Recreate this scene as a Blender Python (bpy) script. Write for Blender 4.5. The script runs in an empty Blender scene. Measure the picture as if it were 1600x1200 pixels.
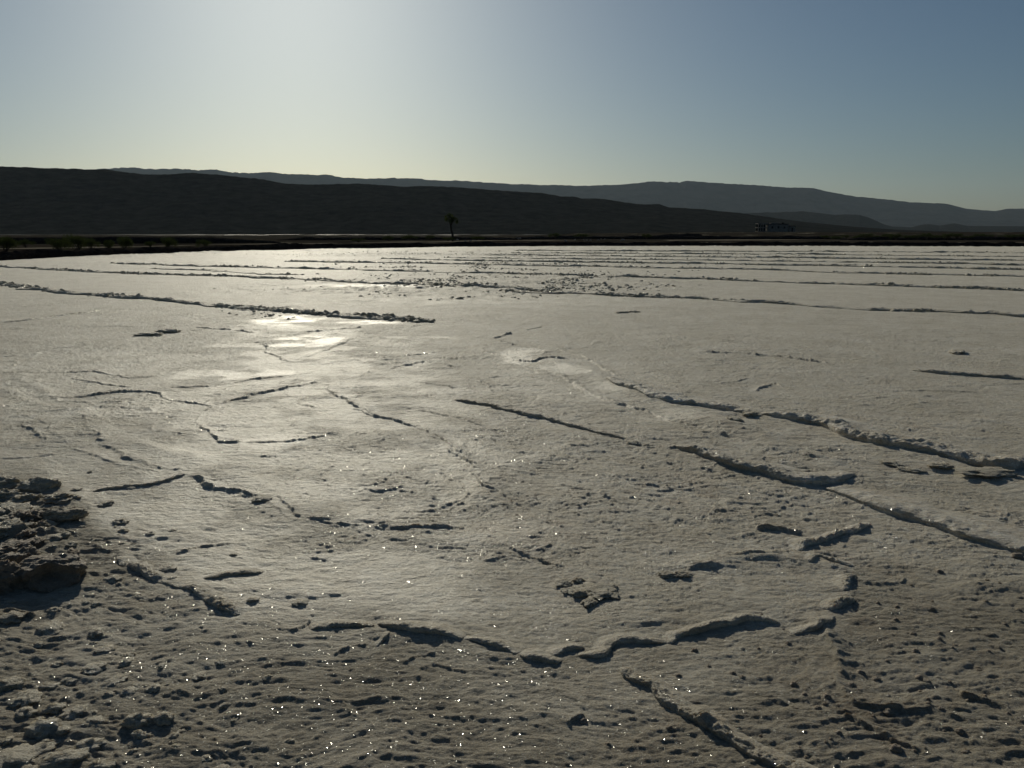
import bpy, bmesh, math, random
import numpy as np
from mathutils import Vector, noise as mnoise

# ------------------------------------------------------------------ camera, light, exposure
FPX, H, HORIZON = 1300.0, 1.6, 364.0          # focal length in px of a 1600 px wide picture, eye height, horizon row
PITCH = math.atan((600.0 - HORIZON) / FPX)
SUN_EL, SUN_AZ = math.radians(20.0), math.radians(-13.9)   # azimuth from +Y towards +X
sc = bpy.context.scene
col = sc.collection
cam_d = bpy.data.cameras.new('camera'); cam = bpy.data.objects.new('camera', cam_d); col.objects.link(cam)
cam.location = (0, 0, H); cam.rotation_euler = (math.radians(90) - PITCH, 0, 0)
cam_d.sensor_width = 36.0; cam_d.lens = 36.0 * FPX / 1600.0
cam_d.clip_start = 0.05; cam_d.clip_end = 60000
sc.camera = cam
w = bpy.data.worlds.new('World'); sc.world = w; w.use_nodes = True
nt = w.node_tree
sky = nt.nodes.new('ShaderNodeTexSky'); sky.sky_type = 'NISHITA'; sky.sun_disc = False
sky.sun_elevation = SUN_EL; sky.sun_rotation = SUN_AZ
sky.air_density = 1.0; sky.dust_density = 0.95; sky.ozone_density = 4.0; sky.altitude = 0
bg = nt.nodes['Background']; bg.inputs['Strength'].default_value = 0.051
wb = nt.nodes.new('ShaderNodeMix'); wb.data_type = 'RGBA'; wb.blend_type = 'MULTIPLY'; wb.inputs[0].default_value = 1.0
wb.inputs[7].default_value = (0.915, 1.005, 1.01, 1)          # cooler white balance of the sky light
nt.links.new(sky.outputs[0], wb.inputs[6]); nt.links.new(wb.outputs[2], bg.inputs[0])
sd = bpy.data.lights.new('sun', 'SUN'); sd.energy = 4.7; sd.angle = math.radians(0.55); sd.color = (1.0, 0.93, 0.76)
so = bpy.data.objects.new('sun', sd); col.objects.link(so)
sdir = Vector((math.sin(SUN_AZ) * math.cos(SUN_EL), math.cos(SUN_AZ) * math.cos(SUN_EL), math.sin(SUN_EL)))
so.rotation_euler = sdir.to_track_quat('Z', 'Y').to_euler(); so.location = sdir * 60
sc.view_settings.view_transform = 'Standard'; sc.view_settings.look = 'None'
sc.view_settings.gamma = 1.0; sc.view_settings.use_curve_mapping = False
sc.view_settings.exposure = -0.68
sc.cycles.use_denoising = True
sc.cycles.volume_bounces = 0
sc.cycles.max_bounces = 6
HAZE_DENSITY = 1.55e-5

random.seed(7)
SP, CP = math.sin(PITCH), math.cos(PITCH)

def ray(u, v):
    x = (u - 800.0) / FPX; y = (600.0 - v) / FPX
    return np.array([x, CP + y * SP, -SP + y * CP])

def ground(u, v, z=0.0):                       # where the picture point lies on the ground
    d = ray(u, v); t = (z - H) / d[2]
    return np.array([d[0] * t, d[1] * t])

def at_dist(u, v, Y):                          # the point of that ray at depth Y
    d = ray(u, v); t = Y / d[1]
    return np.array([d[0] * t, Y, H + d[2] * t])

# ------------------------------------------------------------------ noise
def _h(ix, iy, s):
    n = (ix.astype(np.uint32) * np.uint32(374761393) + iy.astype(np.uint32) * np.uint32(668265263) + np.uint32(s * 974711 + 1013)).astype(np.uint32)
    n = (n ^ (n >> np.uint32(13))) * np.uint32(1274126177)
    n = n ^ (n >> np.uint32(16))
    return (n & np.uint32(0xffffff)).astype(np.float32) / np.float32(0xffffff)

def vnoise(x, y, s=0):                         # value noise in -1..1
    fx = np.floor(x); fy = np.floor(y)
    tx = (x - fx).astype(np.float32); ty = (y - fy).astype(np.float32)
    ix = fx.astype(np.int64); iy = fy.astype(np.int64)
    tx = tx * tx * tx * (tx * (tx * 6 - 15) + 10); ty = ty * ty * ty * (ty * (ty * 6 - 15) + 10)
    a = _h(ix, iy, s); b = _h(ix + 1, iy, s); c = _h(ix, iy + 1, s); d = _h(ix + 1, iy + 1, s)
    return ((a * (1 - tx) + b * tx) * (1 - ty) + (c * (1 - tx) + d * tx) * ty) * 2 - 1

def fbm(x, y, o=4, s=0, g=0.5):
    r = 0; a = 1.0; t = 0
    ca, sa = math.cos(0.6), math.sin(0.6)
    for i in range(o):
        r = r + a * vnoise(x, y, s + i * 7); t += a; a *= g
        x, y = (x * ca - y * sa) * 2.03 + 11.3, (x * sa + y * ca) * 2.03 + 5.7
    return r / t

def bumps(x, y, s=0, keep=0.5, rmin=0.25, rmax=0.5):   # scattered rounded grains, one per cell at most
    fx = np.floor(x); fy = np.floor(y)
    out = np.zeros(np.shape(x), np.float32)
    ix0 = fx.astype(np.int64); iy0 = fy.astype(np.int64)
    for dx in (-1, 0, 1):
        for dy in (-1, 0, 1):
            ix = ix0 + dx; iy = iy0 + dy
            px = ix + 0.15 + 0.7 * _h(ix, iy, s + 1); py = iy + 0.15 + 0.7 * _h(ix, iy, s + 2)
            rr = rmin + (rmax - rmin) * _h(ix, iy, s + 3) ** 2
            on = _h(ix, iy, s + 4) < keep
            d2 = ((x - px) ** 2 + (y - py) ** 2) / (rr * rr)
            v = np.where(on & (d2 < 1), np.clip(1 - d2, 0, 1) ** 1.3 * rr / rmax, 0)
            out = np.maximum(out, v)
    return out

def plate_edges(x, y, s=0):                    # distance between the two nearest cell centres: 0 on plate edges
    fx = np.floor(x); fy = np.floor(y); ix0 = fx.astype(np.int64); iy0 = fy.astype(np.int64)
    f1 = np.full(np.shape(x), 9.0, np.float32); f2 = f1.copy()
    for dx in (-1, 0, 1):
        for dy in (-1, 0, 1):
            px_ = ix0 + dx + _h(ix0 + dx, iy0 + dy, s + 1); py_ = iy0 + dy + _h(ix0 + dx, iy0 + dy, s + 2)
            d = np.sqrt((x - px_) ** 2 + (y - py_) ** 2).astype(np.float32)
            f2 = np.minimum(f2, np.maximum(f1, d)); f1 = np.minimum(f1, d)
    return f2 - f1

def smooth(e0, e1, x):
    t = np.clip((x - e0) / (e1 - e0), 0, 1); return t * t * (3 - 2 * t)

# ------------------------------------------------------------------ materials
def new_mat(name):
    m = bpy.data.materials.new(name); m.use_nodes = True
    n = m.node_tree.nodes; l = m.node_tree.links
    return m, n, l, n['Principled BSDF']

def N(n, t, **k):
    q = n.new(t)
    for a, b in k.items():
        if a in ('ins',):
            for i, v in b.items(): q.inputs[i].default_value = v
        else: setattr(q, a, b)
    return q

def salt_material(name, base=(0.67, 0.622, 0.495), fine=1.0, glitter=1.0):
    m, n, l, P = new_mat(name)
    geo = N(n, 'ShaderNodeNewGeometry'); pos = geo.outputs['Position']
    n1 = N(n, 'ShaderNodeTexNoise', ins={'Scale': 1.1, 'Detail': 6.0, 'Roughness': 0.6}); l.new(pos, n1.inputs['Vector'])
    n2 = N(n, 'ShaderNodeTexNoise', ins={'Scale': 34.0, 'Detail': 6.0, 'Roughness': 0.7}); l.new(pos, n2.inputs['Vector'])
    r1 = N(n, 'ShaderNodeValToRGB'); l.new(n1.outputs[0], r1.inputs[0])
    r1.color_ramp.elements[0].position = 0.3; r1.color_ramp.elements[1].position = 0.7
    r1.color_ramp.elements[0].color = (base[0] * .80, base[1] * .78, base[2] * .72, 1)
    r1.color_ramp.elements[1].color = (base[0] * 1.14, base[1] * 1.16, base[2] * 1.22, 1)
    r2 = N(n, 'ShaderNodeValToRGB'); l.new(n2.outputs[0], r2.inputs[0])
    r2.color_ramp.elements[0].position = 0.3; r2.color_ramp.elements[1].position = 0.62
    r2.color_ramp.elements[0].color = (0.58, 0.53, 0.45, 1); r2.color_ramp.elements[1].color = (1, 1, 1, 1)
    mx = N(n, 'ShaderNodeMix', data_type='RGBA', blend_type='MULTIPLY'); mx.inputs[0].default_value = 0.9
    l.new(r1.outputs[0], mx.inputs[6]); l.new(r2.outputs[0], mx.inputs[7])
    n4 = N(n, 'ShaderNodeTexNoise', ins={'Scale': 4.5, 'Detail': 9.0, 'Roughness': 0.72, 'Distortion': 0.6}); l.new(pos, n4.inputs['Vector'])
    r4 = N(n, 'ShaderNodeValToRGB'); l.new(n4.outputs[0], r4.inputs[0])
    r4.color_ramp.elements[0].position = 0.38; r4.color_ramp.elements[0].color = (0.78, 0.72, 0.63, 1)
    r4.color_ramp.elements[1].position = 0.60; r4.color_ramp.elements[1].color = (1.06, 1.06, 1.08, 1)
    mxp = N(n, 'ShaderNodeMix', data_type='RGBA', blend_type='MULTIPLY'); mxp.inputs[0].default_value = 0.85
    l.new(mx.outputs[2], mxp.inputs[6]); l.new(r4.outputs[0], mxp.inputs[7]); mx = mxp
    st = N(n, 'ShaderNodeAttribute', attribute_name='stain')
    n3 = N(n, 'ShaderNodeTexNoise', ins={'Scale': 60.0, 'Detail': 4.0}); l.new(pos, n3.inputs['Vector'])
    mm = N(n, 'ShaderNodeMath', operation='MULTIPLY'); l.new(st.outputs['Fac'], mm.inputs[0])
    m3 = N(n, 'ShaderNodeMapRange', ins={'From Min': 0.35, 'From Max': 0.65}); l.new(n3.outputs[0], m3.inputs['Value']); l.new(m3.outputs[0], mm.inputs[1])
    mx2 = N(n, 'ShaderNodeMix', data_type='RGBA', blend_type='MULTIPLY'); l.new(mm.outputs[0], mx2.inputs[0])
    l.new(mx.outputs[2], mx2.inputs[6]); mx2.inputs[7].default_value = (0.62, 0.47, 0.31, 1)
    wet = N(n, 'ShaderNodeAttribute', attribute_name='wet')
    mx3 = N(n, 'ShaderNodeMix', data_type='RGBA', blend_type='MULTIPLY'); l.new(wet.outputs['Fac'], mx3.inputs[0])
    l.new(mx2.outputs[2], mx3.inputs[6]); mx3.inputs[7].default_value = (0.86, 0.87, 0.87, 1)
    gr = N(n, 'ShaderNodeAttribute', attribute_name='near_shade')
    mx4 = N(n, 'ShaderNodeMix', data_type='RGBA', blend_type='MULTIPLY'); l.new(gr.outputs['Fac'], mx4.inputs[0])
    l.new(mx3.outputs[2], mx4.inputs[6]); mx4.inputs[7].default_value = (0.57, 0.55, 0.51, 1)  # foreground light falloff painted into the crust colour
    l.new(mx4.outputs[2], P.inputs['Base Color'])
    rr = N(n, 'ShaderNodeMapRange', ins={'From Min': 0.0, 'From Max': 1.0, 'To Min': 0.68, 'To Max': 0.48}); l.new(wet.outputs['Fac'], rr.inputs['Value'])
    gr0 = N(n, 'ShaderNodeAttribute', attribute_name='near_shade'); ra = N(n, 'ShaderNodeMath', operation='MULTIPLY_ADD', ins={1: 0.2}); l.new(gr0.outputs['Fac'], ra.inputs[0]); l.new(rr.outputs[0], ra.inputs[2])
    l.new(ra.outputs[0], P.inputs['Roughness'])
    P.inputs['Specular IOR Level'].default_value = 1.0
    P.inputs['Sheen Weight'].default_value = 0.45; P.inputs['Sheen Roughness'].default_value = 0.45; P.inputs['Sheen Tint'].default_value = (1, 0.96, 0.84, 1)
    P.inputs['Subsurface Weight'].default_value = 0.6; P.inputs['Subsurface Radius'].default_value = (1.0, 0.85, 0.6); P.inputs['Subsurface Scale'].default_value = 0.015
    # grain
    g1 = N(n, 'ShaderNodeTexNoise', ins={'Scale': 110.0, 'Detail': 5.0, 'Roughness': 0.75}); l.new(pos, g1.inputs['Vector'])
    fac = N(n, 'ShaderNodeMapRange', ins={'From Min': 0.0, 'From Max': 1.0, 'To Min': 1.0, 'To Max': 0.45}); l.new(wet.outputs['Fac'], fac.inputs['Value'])
    bs = N(n, 'ShaderNodeMath', operation='MULTIPLY', ins={1: 1.0 * fine}); l.new(fac.outputs[0], bs.inputs[0])
    b0 = N(n, 'ShaderNodeBump', ins={'Distance': 0.016}); l.new(bs.outputs[0], b0.inputs['Strength']); l.new(g1.outputs[0], b0.inputs['Height'])
    mp = N(n, 'ShaderNodeMapping'); mp.inputs['Scale'].default_value = (0.55, 1.0, 1.0); l.new(pos, mp.inputs['Vector'])
    g2 = N(n, 'ShaderNodeTexNoise', ins={'Scale': 24.0, 'Detail': 6.0, 'Roughness': 0.7}); l.new(mp.outputs[0], g2.inputs['Vector'])
    b = N(n, 'ShaderNodeBump', ins={'Distance': 0.045}); l.new(bs.outputs[0], b.inputs['Strength']); l.new(g2.outputs[0], b.inputs['Height']); l.new(b0.outputs[0], b.inputs['Normal'])
    l.new(b.outputs[0], P.inputs['Normal'])
    # crystal facets
    vo = N(n, 'ShaderNodeTexVoronoi', ins={'Scale': 260.0}); l.new(pos, vo.inputs['Vector'])
    sub = N(n, 'ShaderNodeVectorMath', operation='SUBTRACT'); l.new(vo.outputs['Color'], sub.inputs[0]); sub.inputs[1].default_value = (0.5, 0.5, 0.5)
    scl = N(n, 'ShaderNodeVectorMath', operation='SCALE'); l.new(sub.outputs[0], scl.inputs[0]); scl.inputs['Scale'].default_value = 1.6
    add = N(n, 'ShaderNodeVectorMath', operation='ADD'); l.new(scl.outputs[0], add.inputs[0]); l.new(b.outputs[0], add.inputs[1])
    nrm = N(n, 'ShaderNodeVectorMath', operation='NORMALIZE'); l.new(add.outputs[0], nrm.inputs[0])
    gl = N(n, 'ShaderNodeBsdfGlossy', ins={'Roughness': 0.17, 'Color': (0.9, 0.9, 0.86, 1)}); l.new(nrm.outputs[0], gl.inputs['Normal'])
    wn = N(n, 'ShaderNodeTexWhiteNoise', noise_dimensions='3D'); l.new(vo.outputs['Position'], wn.inputs['Vector'])
    th = N(n, 'ShaderNodeMath', operation='GREATER_THAN', ins={1: 0.968}); l.new(wn.outputs['Value'], th.inputs[0])
    ml = N(n, 'ShaderNodeMath', operation='MULTIPLY', ins={1: 0.40 * glitter}); l.new(th.outputs[0], ml.inputs[0])
    mix = N(n, 'ShaderNodeMixShader'); l.new(ml.outputs[0], mix.inputs[0]); l.new(P.outputs[0], mix.inputs[1]); l.new(gl.outputs[0], mix.inputs[2])
    l.new(mix.outputs[0], n['Material Output'].inputs['Surface'])
    return m

def rough_material(name, c0, c1, scale, rough=0.95, bump=0.5, dist=0.1, c2=None, spots=0.66, coord='Position', detail=8.0, spec=0.0):
    m, n, l, P = new_mat(name)
    geo = N(n, 'ShaderNodeNewGeometry')
    t = N(n, 'ShaderNodeTexNoise', ins={'Scale': scale, 'Detail': detail, 'Roughness': 0.65}); l.new(geo.outputs['Position'], t.inputs['Vector'])
    r = N(n, 'ShaderNodeValToRGB'); l.new(t.outputs[0], r.inputs[0])
    r.color_ramp.elements[0].position = 0.35; r.color_ramp.elements[0].color = (*c0, 1)
    r.color_ramp.elements[1].position = 0.62; r.color_ramp.elements[1].color = (*c1, 1)
    if c2:
        e = r.color_ramp.elements.new(spots); e.color = (*c1, 1)
        e = r.color_ramp.elements.new(spots + 0.03); e.color = (*c2, 1)
    l.new(r.outputs[0], P.inputs['Base Color'])
    P.inputs['Roughness'].default_value = rough; P.inputs['Specular IOR Level'].default_value = spec
    b = N(n, 'ShaderNodeBump', ins={'Strength': bump, 'Distance': dist}); l.new(t.outputs[0], b.inputs['Height']); l.new(b.outputs[0], P.inputs['Normal'])
    return m

M_salt = salt_material('salt_crust')
M_frost = salt_material('frosty_salt', base=(0.82, 0.78, 0.66), glitter=0.5)
M_earth = salt_material('earthy_salt', base=(0.34, 0.27, 0.19), glitter=0.25)
M_lump = salt_material('salt_lump', base=(0.60, 0.555, 0.42), glitter=0.6)
M_brown = salt_material('brown_salt', base=(0.38, 0.31, 0.22), glitter=0.3)
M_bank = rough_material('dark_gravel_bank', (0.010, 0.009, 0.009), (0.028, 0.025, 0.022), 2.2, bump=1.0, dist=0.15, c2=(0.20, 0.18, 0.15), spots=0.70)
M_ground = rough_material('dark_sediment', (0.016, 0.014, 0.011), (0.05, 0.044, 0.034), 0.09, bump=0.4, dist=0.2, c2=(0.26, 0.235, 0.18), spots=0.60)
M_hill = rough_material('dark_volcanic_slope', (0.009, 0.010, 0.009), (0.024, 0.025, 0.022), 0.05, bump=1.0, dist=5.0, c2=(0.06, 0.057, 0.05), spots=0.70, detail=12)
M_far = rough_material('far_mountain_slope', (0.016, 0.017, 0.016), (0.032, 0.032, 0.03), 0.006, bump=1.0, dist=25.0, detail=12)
M_leaf = rough_material('shrub_leaves', (0.028, 0.040, 0.013), (0.065, 0.080, 0.028), 3.0, bump=0.0, rough=0.7)
M_palm = rough_material('palm_leaves', (0.035, 0.050, 0.025), (0.075, 0.095, 0.045), 4.0, bump=0.0, rough=0.6)
for M_ in (M_leaf, M_palm):
    n_ = M_.node_tree.nodes; l_ = M_.node_tree.links; P_ = n_['Principled BSDF']
    tr_ = n_.new('ShaderNodeBsdfTranslucent'); tr_.inputs[0].default_value = (0.032, 0.042, 0.012, 1)
    mm_ = n_.new('ShaderNodeMixShader'); mm_.inputs[0].default_value = 0.4
    l_.new(P_.outputs[0], mm_.inputs[1]); l_.new(tr_.outputs[0], mm_.inputs[2]); l_.new(mm_.outputs[0], n_['Material Output'].inputs['Surface'])
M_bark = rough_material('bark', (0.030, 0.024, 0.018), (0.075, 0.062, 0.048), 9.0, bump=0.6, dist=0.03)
M_wall = rough_material('weathered_render', (0.12, 0.115, 0.105), (0.20, 0.19, 0.17), 0.9, bump=0.2, dist=0.02)
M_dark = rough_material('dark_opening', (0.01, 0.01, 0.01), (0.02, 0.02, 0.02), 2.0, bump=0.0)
M_rock = rough_material('pale_rock', (0.16, 0.15, 0.13), (0.34, 0.31, 0.27), 3.0, bump=0.6, dist=0.05)

m, n, l, P = new_mat('lagoon_water')
P.inputs['Base Color'].default_value = (0.03, 0.04, 0.045, 1); P.inputs['Roughness'].default_value = 0.5; P.inputs['IOR'].default_value = 1.2
t = N(n, 'ShaderNodeTexNoise', ins={'Scale': 0.8, 'Detail': 4.0}); g = N(n, 'ShaderNodeNewGeometry'); l.new(g.outputs['Position'], t.inputs['Vector'])
b = N(n, 'ShaderNodeBump', ins={'Strength': 0.6, 'Distance': 0.4}); l.new(t.outputs[0], b.inputs['Height']); l.new(b.outputs[0], P.inputs['Normal'])
M_water = m

# ------------------------------------------------------------------ helpers
def tag(o, label=None, cat=None, group=None, kind=None):
    if label: o['label'] = label
    if cat: o['category'] = cat
    if group: o['group'] = group
    if kind: o['kind'] = kind
    return o

def grid_mesh(name, V, nr, nc, mat, wrap=False, flip=False, attrs=None, origin=None):
    if origin is not None: V = V - np.array(origin, dtype=np.float32)
    me = bpy.data.meshes.new(name)
    me.vertices.add(nr * nc); me.vertices.foreach_set('co', V.astype(np.float32).ravel())
    cols = nc if wrap else nc - 1
    i = np.arange(nr - 1)[:, None] * nc; j = np.arange(cols)[None, :]; j2 = (j + 1) % nc
    F = np.stack([i + j, i + j2, i + nc + j2, i + nc + j], -1).reshape(-1, 4)
    if flip: F = F[:, ::-1]
    nf = len(F)
    me.loops.add(nf * 4); me.loops.foreach_set('vertex_index', F.astype(np.int32).ravel())
    me.polygons.add(nf); me.polygons.foreach_set('loop_start', (np.arange(nf) * 4).astype(np.int32))
    me.polygons.foreach_set('use_smooth', np.ones(nf, bool))
    me.update(calc_edges=True)
    for k, a in (attrs or {}).items():
        at = me.attributes.new(k, 'FLOAT', 'POINT'); at.data.foreach_set('value', a.astype(np.float32).ravel())
    me.materials.append(mat)
    o = bpy.data.objects.new(name, me); col.objects.link(o)
    if origin is not None: o.location = origin
    return o

def resample(P, ds):                           # smooth polyline at spacing ds (number or function of distance)
    P = np.array(P, float); n = len(P)
    if n == 2: P = np.array([P[0], (P[0] + P[1]) / 2, P[1]]); n = 3
    Q = np.vstack([2 * P[0] - P[1], P, 2 * P[-1] - P[-2]]); out = []
    for i in range(n - 1):
        a, b, c, d = Q[i:i + 4]; r = np.hypot(*b)
        step = ds(r) if callable(ds) else ds
        m = max(2, int(np.hypot(*(c - b)) / step))
        t = np.linspace(0, 1, m, endpoint=False)[:, None]
        out.append(0.5 * (2 * b + (c - a) * t + (2 * a - 5 * b + 4 * c - d) * t ** 2 + (3 * b - a - 3 * c + d) * t ** 3))
    out.append(P[-1:])
    return np.vstack(out)

def px(pts): return [ground(u, v) for u, v in pts]

# ------------------------------------------------------------------ the salt flat: one relief sheet
EDGE = [(-900, 452), (-400, 428), (-150, 414), (0, 406.5), (200, 397.5), (400, 391), (600, 387.5), (720, 385.5), (900, 384.3), (1200, 384.6), (1600, 385.5), (2000, 387), (2600, 391)]
EW = np.array(px(EDGE)); EAZ = np.arctan2(EW[:, 0], EW[:, 1]); ER = np.hypot(EW[:, 0], EW[:, 1])
def edge_r(az): return np.interp(az, EAZ, ER, left=ER[0] * 1.0, right=ER[-1] * 1.0)

az = np.concatenate([np.linspace(-math.pi, -1.05, 60, endpoint=False), np.linspace(-1.05, -0.66, 120, endpoint=False),
                     np.linspace(-0.66, 0.66, 1400, endpoint=False), np.linspace(0.66, 1.05, 120, endpoint=False), np.linspace(1.05, math.pi, 60, endpoint=False)])
rk = np.concatenate([np.geomspace(0.25, 1.9, 60, endpoint=False), np.geomspace(1.9, 28, 1180, endpoint=False), np.geomspace(28, 110, 430)])
NR, NC = len(rk), len(az)
lr = np.log(rk)
emx = edge_r(az)
k = np.clip((lr - math.log(12)) / (lr[-1] - math.log(12)), 0, 1)
# beyond 12 m the rows squeeze or stretch so that the last one follows the edge of the flat
R = np.where(rk[:, None] < 12, rk[:, None], np.exp(math.log(12) + k[:, None] * (np.log(emx)[None, :] - math.log(12))))
X = (R * np.sin(az)[None, :]).astype(np.float64); Y = (R * np.cos(az)[None, :]).astype(np.float64)

def blob(u, v, ru, rv):                        # soft patch mask laid on the ground at a picture point
    c = ground(u, v); a = ground(u + ru, v); b1 = ground(u, v + rv); b2 = ground(u, max(v - rv, 385))
    sx = abs(a[0] - c[0]); sy = 0.5 * (abs(b1[1] - c[1]) + abs(b2[1] - c[1]))
    def f(x, y):
        # follow the line of sight through the patch so it keeps its course over the ground
        xx = x - c[0] * y / c[1]
        return np.exp(-((xx / sx) ** 2 + ((y - c[1]) / sy) ** 2))
    return f

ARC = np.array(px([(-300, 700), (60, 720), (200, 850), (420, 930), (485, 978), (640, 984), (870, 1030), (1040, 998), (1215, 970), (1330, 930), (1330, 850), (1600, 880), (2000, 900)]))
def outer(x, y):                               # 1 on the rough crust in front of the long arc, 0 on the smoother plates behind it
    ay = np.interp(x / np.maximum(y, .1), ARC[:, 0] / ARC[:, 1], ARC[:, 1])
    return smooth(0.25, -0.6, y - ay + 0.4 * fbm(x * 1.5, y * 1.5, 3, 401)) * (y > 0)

BANDS_ = [([np.array(ground(u, v)) for u, v in P_], h_ * 1.35, w_) for P_, h_, w_ in [
 ([(0, 632), (60, 650), (110, 682), (170, 712), (240, 728), (310, 742), (400, 772), (460, 793), (520, 812), (600, 835), (700, 852), (770, 850), (830, 820)], .011, .19),
 ([(0, 610), (90, 640), (180, 690), (300, 725)], .012, .10), ([(30, 585), (120, 640), (230, 700), (330, 735), (430, 765)], .009, .09), ([(520, 600), (560, 640), (640, 670), (720, 720), (800, 790)], .010, .10),
 ([(860, 560), (960, 600), (1060, 645), (1200, 690), (1300, 725)], .016, .14),
 ([(1380, 690), (1480, 730), (1620, 770)], .014, .14), ([(960, 660), (1060, 700), (1130, 722)], .010, .12), ([(740, 790), (800, 740), (900, 700)], .008, .12),
 ([(1100, 880), (1200, 872), (1290, 880)], .008, .08), ([(1300, 980), (1330, 1060), (1430, 1100), (1600, 1120)], .008, .07)]]

def relief(x, y):
    r = np.hypot(x, y)
    near = smooth(9.0, 3.6, r)
    left = smooth(0.6, -1.6, x + 0.28 * (y - 2.5)) * smooth(7.0, 4.2, y)
    ou = outer(x, y); near = near * (0.35 + 0.65 * ou); left = left * (0.25 + 0.75 * ou)
    wx = x + 0.10 * fbm(x * 2.2, y * 2.2, 2, 3); wy = y + 0.07 * fbm(x * 2.6 + 9, y * 2.6, 2, 5)
    z = 0.016 * fbm(x * 0.45, y * 0.45, 3, 11) + 0.006 * fbm(x * 1.7, y * 1.7, 2, 17)
    # wind ripples and crust texture
    # low ripples, wind grooves and a fine crystalline crust; all finer and rougher close to the camera
    patch = 0.6 + 0.4 * fbm(x * 0.9, y * 0.9, 2, 29)
    r1 = fbm(wx * 5.5 + 3 * vnoise(x * 1.3, y * 1.3, 19), wy * 15.0, 3, 21)
    r2 = fbm(wx * 12.0, wy * 30.0, 3, 27)
    r3 = fbm(wx * 30.0, wy * 62.0, 3, 31)
    far_ = smooth(30, 9, r)
    z = z + (0.0016 + 0.0034 * far_ + 0.0030 * near + 0.006 * left) * patch * r1
    z = z + (0.0012 + 0.0036 * far_ + 0.0030 * near + 0.002 * left) * (0.4 + 0.6 * patch) * r2
    z = z + (0.0022 * far_ + 0.0022 * near) * r3
    strk = fbm(wx * 2.2, wy * 7.0, 4, 33)
    z = z + 0.020 * far_ * np.clip(strk - 0.10, 0, 1) * smooth(-.2, .3, fbm(x * .7, y * .7, 2, 35))
    # flow streaks across the middle right
    ca, sa = math.cos(-0.62), math.sin(-0.62)
    sx = x * ca + y * sa; sy = -x * sa + y * ca
    mid = np.exp(-(((x - 1.3) / 2.6) ** 2 + ((y - 6.0) / 2.6) ** 2))
    z = z + 0.017 * mid * fbm(sx * 1.1, sy * 8.0, 4, 37)
    # plates of crust with slightly lifted, broken edges
    qx = x + 0.22 * fbm(x * 2.1, y * 2.1, 4, 301); qy = y + 0.22 * fbm(x * 2.1 + 7, y * 2.1, 4, 303)
    e1 = plate_edges(qx * 0.62, qy * 0.50, 305); brk = smooth(-0.05, 0.30, fbm(x * 1.1, y * 1.1, 3, 307))
    lft = smooth(3.5, 0.5, x) * smooth(4.0, 5.0, y) * smooth(24, 16, y)
    z = z + 0.016 * lft * brk * np.exp(-e1 / 0.03) * (0.7 + 0.6 * fbm(x * 9, y * 9, 2, 309))
    for f_, a_, n_, sd_, lo_ in ((1.25, 0.0065, 4.5, 321, -0.05), (3.1, 0.0042, 3.5, 331, 0.0)):     # thin layers of crust, one flaked off the next
        t_ = fbm(wx * f_, wy * f_ * 1.5, 6, sd_, 0.58) * n_; fl_ = np.floor(t_)
        mk_ = smooth(lo_, lo_ + .25, fbm(x * .55 + 2, y * .55, 3, sd_ + 5)) * smooth(3.0, 4.0, y) * smooth(30, 14, y)
        z = z + a_ * mk_ * (fl_ + smooth(0.0, 0.09, t_ - fl_) - t_ * .8)
    e2 = plate_edges(qx * 2.1, qy * 1.7, 311); brk2 = smooth(0.10, 0.40, fbm(x * 0.8 + 4, y * 0.8, 3, 313))
    z = z + 0.008 * smooth(20, 12, y) * brk2 * np.exp(-e2 / 0.07)
    # rounded grains: lots at the lower left, small ones on the plates and the lower right
    cl = smooth(-0.25, 0.35, fbm(x * 1.1, y * 1.1, 2, 47))
    lumpy = smooth(-0.25, 0.30, fbm(x * 1.7 + 3, y * 1.7, 3, 43))
    z = z + 0.013 * left * lumpy * bumps(wx * 8.0, wy * 11.0, 41, 0.42, 0.15, 0.5)
    z = z + 0.0055 * (left * 0.9 + 0.16 * near) * (.35 + .65 * lumpy) * bumps(wx * 20, wy * 24, 51, 0.6, 0.2, 0.5)
    right = smooth(0.3, 1.0, x) * smooth(4.6, 3.6, y)
    z = z + 0.005 * right * cl * bumps(x * 26, y * 26, 61, 0.4, 0.15, 0.42)
    cen = np.exp(-(((x + 1.0) / 1.2) ** 2 + ((y - 5.6) / 1.6) ** 2))
    z = z + 0.007 * np.clip(cen, 0, 1) * bumps(x * 15, y * 15, 71, 0.35, 0.12, 0.34)
    z = z + 0.006 * smooth(5, 7, y) * smooth(20, 10, y) * cl * bumps(x * 9, y * 9, 81, 0.25, 0.12, 0.3)
    for pts_, hh_, ww_ in BANDS_:
        dd_ = np.full(np.shape(x), 9.0)
        for a_, b_ in zip(pts_[:-1], pts_[1:]):
            d_ = b_ - a_; t_ = np.clip(((wx - a_[0]) * d_[0] + (wy - a_[1]) * d_[1]) / (d_ @ d_), 0, 1)
            dd_ = np.minimum(dd_, np.hypot(wx - a_[0] - t_ * d_[0], wy - a_[1] - t_ * d_[1]))
        z = z + hh_ * np.exp(-(dd_ / ww_) ** 2)
    heap = np.clip(blob(30, 815, 95, 50)(x, y) * 1.6 - .35, 0, 1)
    z = z + heap * (0.012 + 0.040 * fbm(wx * 8, wy * 11, 5, 411) + 0.020 * bumps(wx * 9, wy * 12, 413, .7, .2, .5))
    # rough broken crust far out
    farr = smooth(28, 60, r)
    pat = smooth(-0.1, 0.35, fbm(x * 0.10, y * 0.22, 3, 91))
    z = z + farr * (0.07 + 0.08 * smooth(45, 80, r)) * np.abs(fbm(x * 1.6, y * 1.6, 3, 97)) * (0.3 + 0.7 * pat)
    m2 = blob(800, 440, 330, 16)(x, y) + blob(560, 452, 200, 12)(x, y) * 0.8
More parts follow.
